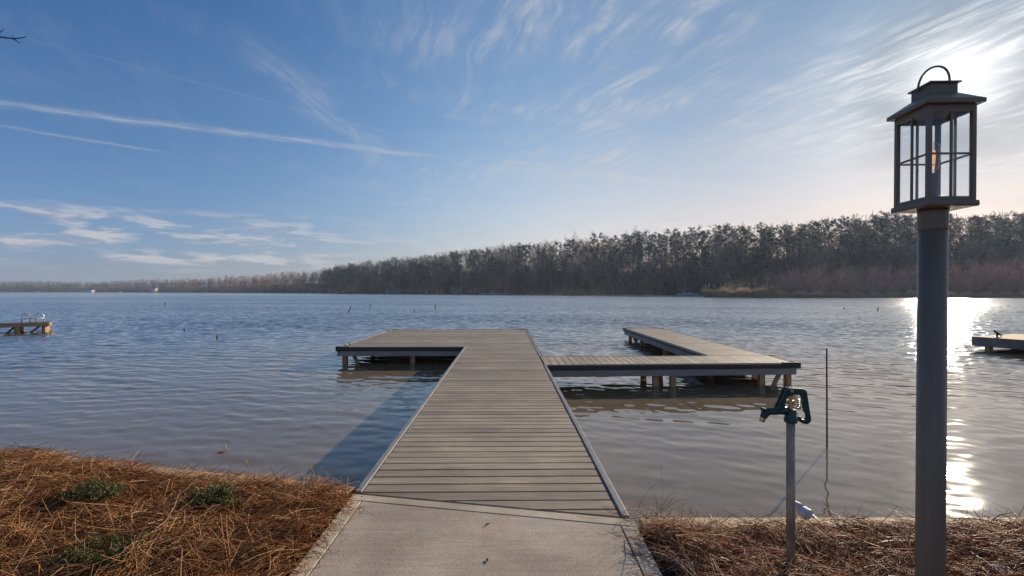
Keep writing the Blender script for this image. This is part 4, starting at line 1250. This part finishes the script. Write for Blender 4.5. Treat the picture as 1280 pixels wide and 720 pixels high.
def boathouse(pxx, zz, label, w=8):
    zz = shore((pxx - 640) / 600) - 2.5
    t = thing('boathouse', label, 'boathouse', ((pxx - 640) / 600 * zz, zz, 0))
    for sx in (-1, 1):
        for sy_ in (-1, 1):
            b = MB(); b.box(sx * w / 2 - .12, sx * w / 2 + .12, sy_ * 2.5 - .12, sy_ * 2.5 + .12, -1, 2.7); b.build('post', M['boat_white'], t)
    b = MB(); e = .6
    b.add([(-w / 2 - e, -3, 2.7), (w / 2 + e, -3, 2.7), (w / 2 + e, 3, 2.7), (-w / 2 - e, 3, 2.7), (-w / 2 + 1, 0, 4.0), (w / 2 - 1, 0, 4.0)], [(0, 1, 5, 4), (2, 3, 4, 5), (0, 4, 3), (1, 2, 5), (0, 3, 2, 1)]); b.build('roof', M['roof'], t)
    b = MB(); b.box(-w / 2 - .4, w / 2 + .4, -2.8, 2.8, .35, .5); b.build('deck', M['tan_dock'], t)
boathouse(489, 418, 'open boathouse with a dark hip roof on the far shore below the blue grey house')
boathouse(540, 383, 'open boathouse with a dark hip roof at the left end of the far lawn', 10)
boathouse(424, 545, 'small open boathouse farthest left on the wooded far shore', 9)
b = MB()
def lq(t_, z_): return (t_ * z_, z_, land_h(t_, z_) + .12)
lawn = []
for d_ in (3, 7, 12, 18, 25, 32): lawn.append([lq(tt_, shore(tt_) + d_) for tt_ in np.linspace(-.15, -.105, 8)])
vs = [p for row in lawn for p in row]; fs = [(i * 8 + j, i * 8 + j + 1, (i + 1) * 8 + j + 1, (i + 1) * 8 + j) for i in range(5) for j in range(7)]
b.add(vs, fs); setp(b.build('lawn', M['lawn']), 'pale winter lawn sloping to the far shore', kind='structure')
fd = thing('far_dock', 'long pale low dock on the far shore beyond the platform', 'dock', (-.035 * 348, 348, 0))
b = MB(); b.box(-11, 13, -1, 1, .5, .85); b.build('deck', M['house_pale'], fd)
for i in range(6):
    b = MB(); b.box(-10.5 + i * 4.4, -10.2 + i * 4.4, -.9, -.6, -1, .5); b.build('pile', M['joist'], fd)
b = MB(); b.box(-1.6, -1.2, -.2, .2, .85, 2.3); b.build('light_post', M['boat_white'], fd)
def boat(pxx, zz, l, label, cat, mast=0.0, cabin=True):
    t = thing('sailboat' if mast else 'motorboat', label, cat, ((pxx - 640) / 600 * zz, zz, 0), .1)
    b = MB(); n = 9; ring = []
    for i in range(n):
        f = i / (n - 1); w = l * .16 * math.sin(min(1, f * 1.25 + .22) * PI * .62) if f < .98 else .03
        w = l * .16 * (1 - f ** 3) ** .6 if f < 1 else .01
        ring.append((-l / 2 + f * l, w, .75 + .35 * f * f))
    vs = []
    for x, w, s_ in ring: vs += [(x, -w, s_), (x, -w * .6, -.15), (x, w * .6, -.15), (x, w, s_)]
    fs = []
    for i in range(n - 1):
        for j in range(4): a = i * 4 + j; b_ = i * 4 + (j + 1) % 4; fs.append((a, b_, b_ + 4, a + 4))
    fs += [(3, 2, 1, 0), tuple(range(4 * n - 4, 4 * n))]
    b.add(vs, fs); b.build('hull', M['boat_white'], t)
    if cabin:
        b = MB(); b.box(-l * .15, l * .2, -l * .09, l * .09, .8, 1.6); b.build('cabin', M['boat_white'], t)
        b = MB(); b.box(-l * .13, l * .18, -l * .092, l * .092, 1.1, 1.4); b.build('window', M['win'], t)
    if mast:
        b = MB(); b.tube([(0, 0, 1), (0, 0, mast)], [.09, .06], 7); b.tube([(0, 0, 2.4), (-l * .4, 0, 2.3)], .07, 7); b.build('mast', M['alu'], t)
boat(856, 255, 7, 'white sailboat with a tall bare mast moored left of the marsh point', 'sailboat', 9.0)
boat(863, 257, 6, 'white motorboat moored just right of the sailboat', 'motorboat')
boat(869, 250, 5, 'small white open boat nearest the marsh point', 'motorboat', 0, False)
boat(47, 1180, 12, 'tiny white boat far out on the left shore', 'motorboat')
boat(150, 1040, 9, 'tiny pale boat at the far shore between the two pale houses', 'motorboat')

# ------------------------------------------------------------------ bare tree outside the left edge, one branch reaching in
rr = np.random.default_rng(31)
nt_ = thing('young_tree', 'bare young tree beside the bank whose branch tip shows at the upper left corner', 'tree', (-7.6, 3.7, .45))
b = MB(); tk = [(0, 0, -.3), (.05, .02, 1.5), (-.05, .05, 3.0), (.02, 0, 4.6), (.0, .05, 6.2)]
b.tube(tk, [.09, .075, .06, .04, .015], 8); b.build('trunk', M['bark'], nt_, smooth=True)
b = MB()
for i in range(12):
    a = rr.uniform(PI * .6, PI * 1.4); zz = rr.uniform(2.6, 6.0)
    p1, d1 = branch(b, (0, 0, zz), [math.cos(a), math.sin(a), .6], rr.uniform(.8, 1.6), .02, .006, rr, .05, 4, 5)
    for j in range(5): branch(b, p1[rr.integers(1, 5)], norm(d1 + rr.normal(0, .5, 3)), rr.uniform(.3, .7), .007, .003, rr, .03, 3, 4)
tipw = lambda px_, py_, yy: ((px_ - 640) / 600 * yy + 7.6, yy - 3.7, CAM_Z + (364.5 - py_) * yy / 600 - .45)
b.tube([(0, 0, 3.0), (1.2, .2, 3.6), (2.2, .4, 3.75), tipw(-8, 45, 4.3), tipw(4, 46.8, 4.3), tipw(16, 48.3, 4.3), tipw(28, 47.3, 4.3), tipw(33, 45.5, 4.3)], [.03, .02, .012, .008, .0062, .0055, .004, .003], 6)
b.tube([tipw(16, 48.3, 4.3), tipw(20, 50.5, 4.3), tipw(25, 54, 4.3)], [.005, .005, .003], 5)
b.tube([tipw(16, 48.3, 4.3), tipw(15.5, 44, 4.3), tipw(15.2, 42, 4.3)], [.003, .002, .0015], 5)
b.tube([tipw(-8, 45, 4.3), tipw(0, 40.5, 4.3), tipw(5, 37, 4.3)], [.005, .004, .003], 5)
b.build('branches', M['twig'], nt_, smooth=True)

# ------------------------------------------------------------------ haze
HAZE = .00016
hm = bpy.data.materials.new('lake_haze'); hm.use_nodes = True
hn = hm.node_tree.nodes; hn.clear()
ho = hn.new('ShaderNodeOutputMaterial'); hv = hn.new('ShaderNodeVolumePrincipled')
hv.inputs['Color'].default_value = c4(.60, .78, 1.0); hv.inputs['Density'].default_value = HAZE; hv.inputs['Anisotropy'].default_value = .3
hm.node_tree.links.new(hv.outputs[0], ho.inputs['Volume'])
b = MB(); b.box(-2500, 2500, -120, 2600, -2.4, 62)
hz = b.build('haze', hm); setp(hz, 'thin blue lake haze', kind='stuff'); hz.display_type = 'WIRE'

# ------------------------------------------------------------------ sky
world = bpy.data.worlds.new('World'); scene.world = world; world.use_nodes = True
wn = NT(world.node_tree); world.node_tree.nodes.clear()
out = wn.node('ShaderNodeOutputWorld'); bg = wn.node('ShaderNodeBackground')
sky = wn.node('ShaderNodeTexSky', sky_type='NISHITA')
sky.sun_disc = False; sky.sun_elevation = SUN_EL; sky.sun_rotation = SUN_AZ
sky.altitude = 200; sky.air_density = 1.0; sky.dust_density = .45; sky.ozone_density = 2.5
D = wn.node('ShaderNodeTexCoord').outputs['Generated']
dx, dy, dz = wn.sep(D)
zc = wn.m('MAXIMUM', dz, .03)
pxn = wn.m('DIVIDE', dx, zc); pyn = wn.m('DIVIDE', dy, zc)
pv = wn.comb(pxn, pyn, 0.0)
sd = (math.sin(SUN_AZ) * math.cos(SUN_EL), math.cos(SUN_AZ) * math.cos(SUN_EL), math.sin(SUN_EL))
cs = wn.m('MAXIMUM', wn.vm('DOT_PRODUCT', D, sd), 0.0)
az = wn.m('ARCTAN2', dx, dy); el = wn.m('ARCSINE', dz)
# cirrus: fibres combed along one wind direction
warp = wn.vm('SCALE', wn.vm('SUBTRACT', wn.noise(pv, .9, 3, .5, out='Color'), (.5, .5, .5)), scale=.55)
pw = wn.vm('ADD', pv, warp)
def dotp(v_, x, y): return wn.vm('DOT_PRODUCT', v_, (x, y, 0))
along, across = dotp(pw, -.34, .94), dotp(pw, .94, .34)
fib = wn.noise(wn.comb(wn.m('MULTIPLY', along, .75), wn.m('MULTIPLY', across, 4.2), 0.0), 2.4, 12, .70, .15)
patch = wn.noise(wn.vm('ADD', pv, (3.7, 1.2, 0)), .85, 4, .55, .6)
right = wn.smooth(az, R(-30), R(20), .08, 1.0)
cir = wn.m('MULTIPLY', wn.m('MULTIPLY', wn.smooth(fib, .38, .72), wn.smooth(patch, .30, .56)), right)
veil = wn.m('MULTIPLY', wn.smooth(patch, .3, .75), wn.m('MULTIPLY', right, .16))
brk = wn.noise(wn.vm('ADD', pv, (9.1, 4.4, 0)), 3.1, 7, .62, .4)
cir = wn.m('ADD', wn.m('MULTIPLY', wn.m('MULTIPLY', cir, wn.smooth(brk, .36, .64, .18, 1.0)), .78), veil)
cir = wn.m('MULTIPLY', cir, wn.smooth(dz, .05, .16))
def trail(p, q, w, strength, seed, soft=.35):
    p = Vector(p); q = Vector(q); d = (q - p); ln_ = d.length; d.normalize(); n_ = Vector((-d.y, d.x))
    s_ = wn.m('SUBTRACT', dotp(pv, n_.x, n_.y), n_.dot(p)); a_ = wn.m('SUBTRACT', dotp(pv, d.x, d.y), d.dot(p))
    wob = wn.m('MULTIPLY', wn.m('SUBTRACT', wn.noise(wn.comb(wn.m('MULTIPLY', a_, 2.0), seed, 0.0), 1.0, 3, .6), .5), w * 4.0)
    br = wn.noise(wn.comb(wn.m('MULTIPLY', a_, 5.0), wn.m('MULTIPLY', s_, 22.0), seed), 1.0, 6, .65)
    e_ = wn.m('DIVIDE', wn.m('ADD', s_, wob), w)
    g_ = wn.m('EXPONENT', wn.m('MULTIPLY', wn.m('MULTIPLY', e_, e_), -1.0))
    end = wn.m('MULTIPLY', wn.smooth(a_, -soft, soft), wn.smooth(a_, ln_ - soft, ln_ + soft * .5, 1.0, 0.0))
    return wn.m('MULTIPLY', wn.m('MULTIPLY', g_, end), wn.m('MULTIPLY', wn.smooth(br, .28, .68, .12, 1.15), strength))
tr = [trail((-2.9, 2.48), (-.50, 3.60), .060, .38, 1.0), trail((-3.1, 2.88), (-2.50, 3.45), .035, .30, 4.0, .15), trail((-1.87, 1.94), (-.45, 3.34), .012, .09, 7.0),
      trail((.1, 3.95), (3.3, 5.1), .09, .40, 9.0), trail((-.2, 3.6), (1.5, 4.4), .05, .28, 13.0), trail((-1.05, 2.0), (-.98, 3.9), .10, .20, 15.0), trail((1.6, 6.6), (9.0, 7.0), .18, .45, 17.0, .8)]
al = cir
for t_ in tr: al = wn.m('SUBTRACT', 1.0, wn.m('MULTIPLY', wn.m('SUBTRACT', 1.0, al), wn.m('SUBTRACT', 1.0, t_)))
# low cumulus bands over the left shore
cu_v = wn.comb(wn.m('MULTIPLY', az, 9.0), wn.m('MULTIPLY', el, 46.0), 5.0)
cu = wn.noise(cu_v, 1.0, 9, .60, .2)
cu_up = wn.noise(wn.vm('ADD', cu_v, (.25, .38, 0.0)), 1.0, 9, .60, .2)
band = wn.m('MULTIPLY', wn.smooth(el, R(1.4), R(3.4)), wn.smooth(el, R(6.0), R(9.0), 1.0, 0.0))
cmask = wn.m('MULTIPLY', band, wn.smooth(az, R(-30), R(-12), 1.0, .25))
cua = wn.m('MULTIPLY', wn.smooth(cu, .43, .60), cmask)
cul = wn.smooth(wn.m('SUBTRACT', cu, cu_up), -.05, .09)
SKY_K = 1.0
# tint the clear sky towards the deep blue / pale horizon of that afternoon
WF = [(.072, .076, .131), (-1.559, -.424, .242), (-.524, -.467, .081), (1.649, .851, .216), (-1.785, -1.222, -.77), (-.347, -.497, -.87)]
sz = wn.m('MINIMUM', wn.m('MAXIMUM', dz, 0.0), .5)
e1 = wn.m('EXPONENT', wn.m('DIVIDE', wn.m('MAXIMUM', el, 0.0), -R(7.0)))
terms = [sz, e1, wn.m('POWER', cs, 2.0), wn.m('POWER', cs, 8.0), wn.m('MULTIPLY', e1, cs)]
chan = []
for k_ in range(3):
    acc = wn.m('ADD', WF[0][k_], 0.0)
    for t_, w_ in zip(terms, WF[1:]): acc = wn.m('MULTIPLY_ADD', t_, w_[k_], acc)
    chan.append(wn.m('EXPONENT', acc))
skyc = wn.vm('SCALE', wn.vm('MULTIPLY', sky.outputs[0], wn.comb(*chan)), scale=wn.m('EXPONENT', wn.m('MULTIPLY', wn.m('POWER', cs, 200.0), -1.1)))
glow = wn.m('ADD', wn.m('MULTIPLY', wn.m('POWER', cs, 14.0), .25), wn.m('MULTIPLY', wn.m('POWER', cs, 120.0), 1.0))
circ = wn.vm('SCALE', wn.comb(1.0, 1.0, 1.02), scale=wn.m('MULTIPLY', wn.m('ADD', 1.0, glow), 6.2))
col1 = wn.mix(wn.m('MINIMUM', al, .95), skyc, circ)
cuc = wn.mix(cul, c4(3.6, 3.9, 4.7), c4(6.6, 6.4, 6.5))
col2 = wn.mix(wn.m('MULTIPLY', cua, .7), col1, cuc)
# thin high veil round the sun scatters light forward
aure = wn.m('ADD', wn.m('MULTIPLY', wn.m('POWER', cs, 70.0), .6), wn.m('MULTIPLY', wn.m('POWER', cs, 700.0), 9.0))
col3 = wn.vm('ADD', col2, wn.vm('SCALE', wn.comb(1.0, 1.0, 1.0), scale=aure))
wn.put(bg.inputs[0], col3); bg.inputs[1].default_value = .072
wn.l.new(bg.outputs[0], out.inputs[0])

# ------------------------------------------------------------------ sun
sl = bpy.data.lights.new('sun', 'SUN'); sl.energy = 5.0; sl.angle = R(.53); sl.color = (1.0, .86, .68)
so = bpy.data.objects.new('sun', sl); col.objects.link(so); so.location = (20, 20, 12)
so.rotation_euler = Vector(sd).to_track_quat('Z', 'Y').to_euler()

# ------------------------------------------------------------------ camera
cam = bpy.data.cameras.new('camera'); cam.sensor_width = 36; cam.lens = 36 * 600 / 1280; cam.clip_start = .05; cam.clip_end = 8000
cam.shift_y = 4.5 / 1280
co = bpy.data.objects.new('camera', cam); col.objects.link(co); co.location = (0, 0, CAM_Z); co.rotation_euler = (PI / 2, 0, 0)
scene.camera = co

scene.view_settings.view_transform = 'Standard'; scene.view_settings.look = 'None'
scene.view_settings.exposure = 0.42; scene.view_settings.gamma = 1.0
cy_ = scene.cycles
cy_.use_denoising = True
cy_.max_bounces = 8; cy_.diffuse_bounces = 3; cy_.glossy_bounces = 4; cy_.transmission_bounces = 6; cy_.transparent_max_bounces = 12; cy_.volume_bounces = 1
cy_.sample_clamp_indirect = 6.0
cy_.caustics_reflective = False; cy_.caustics_refractive = False
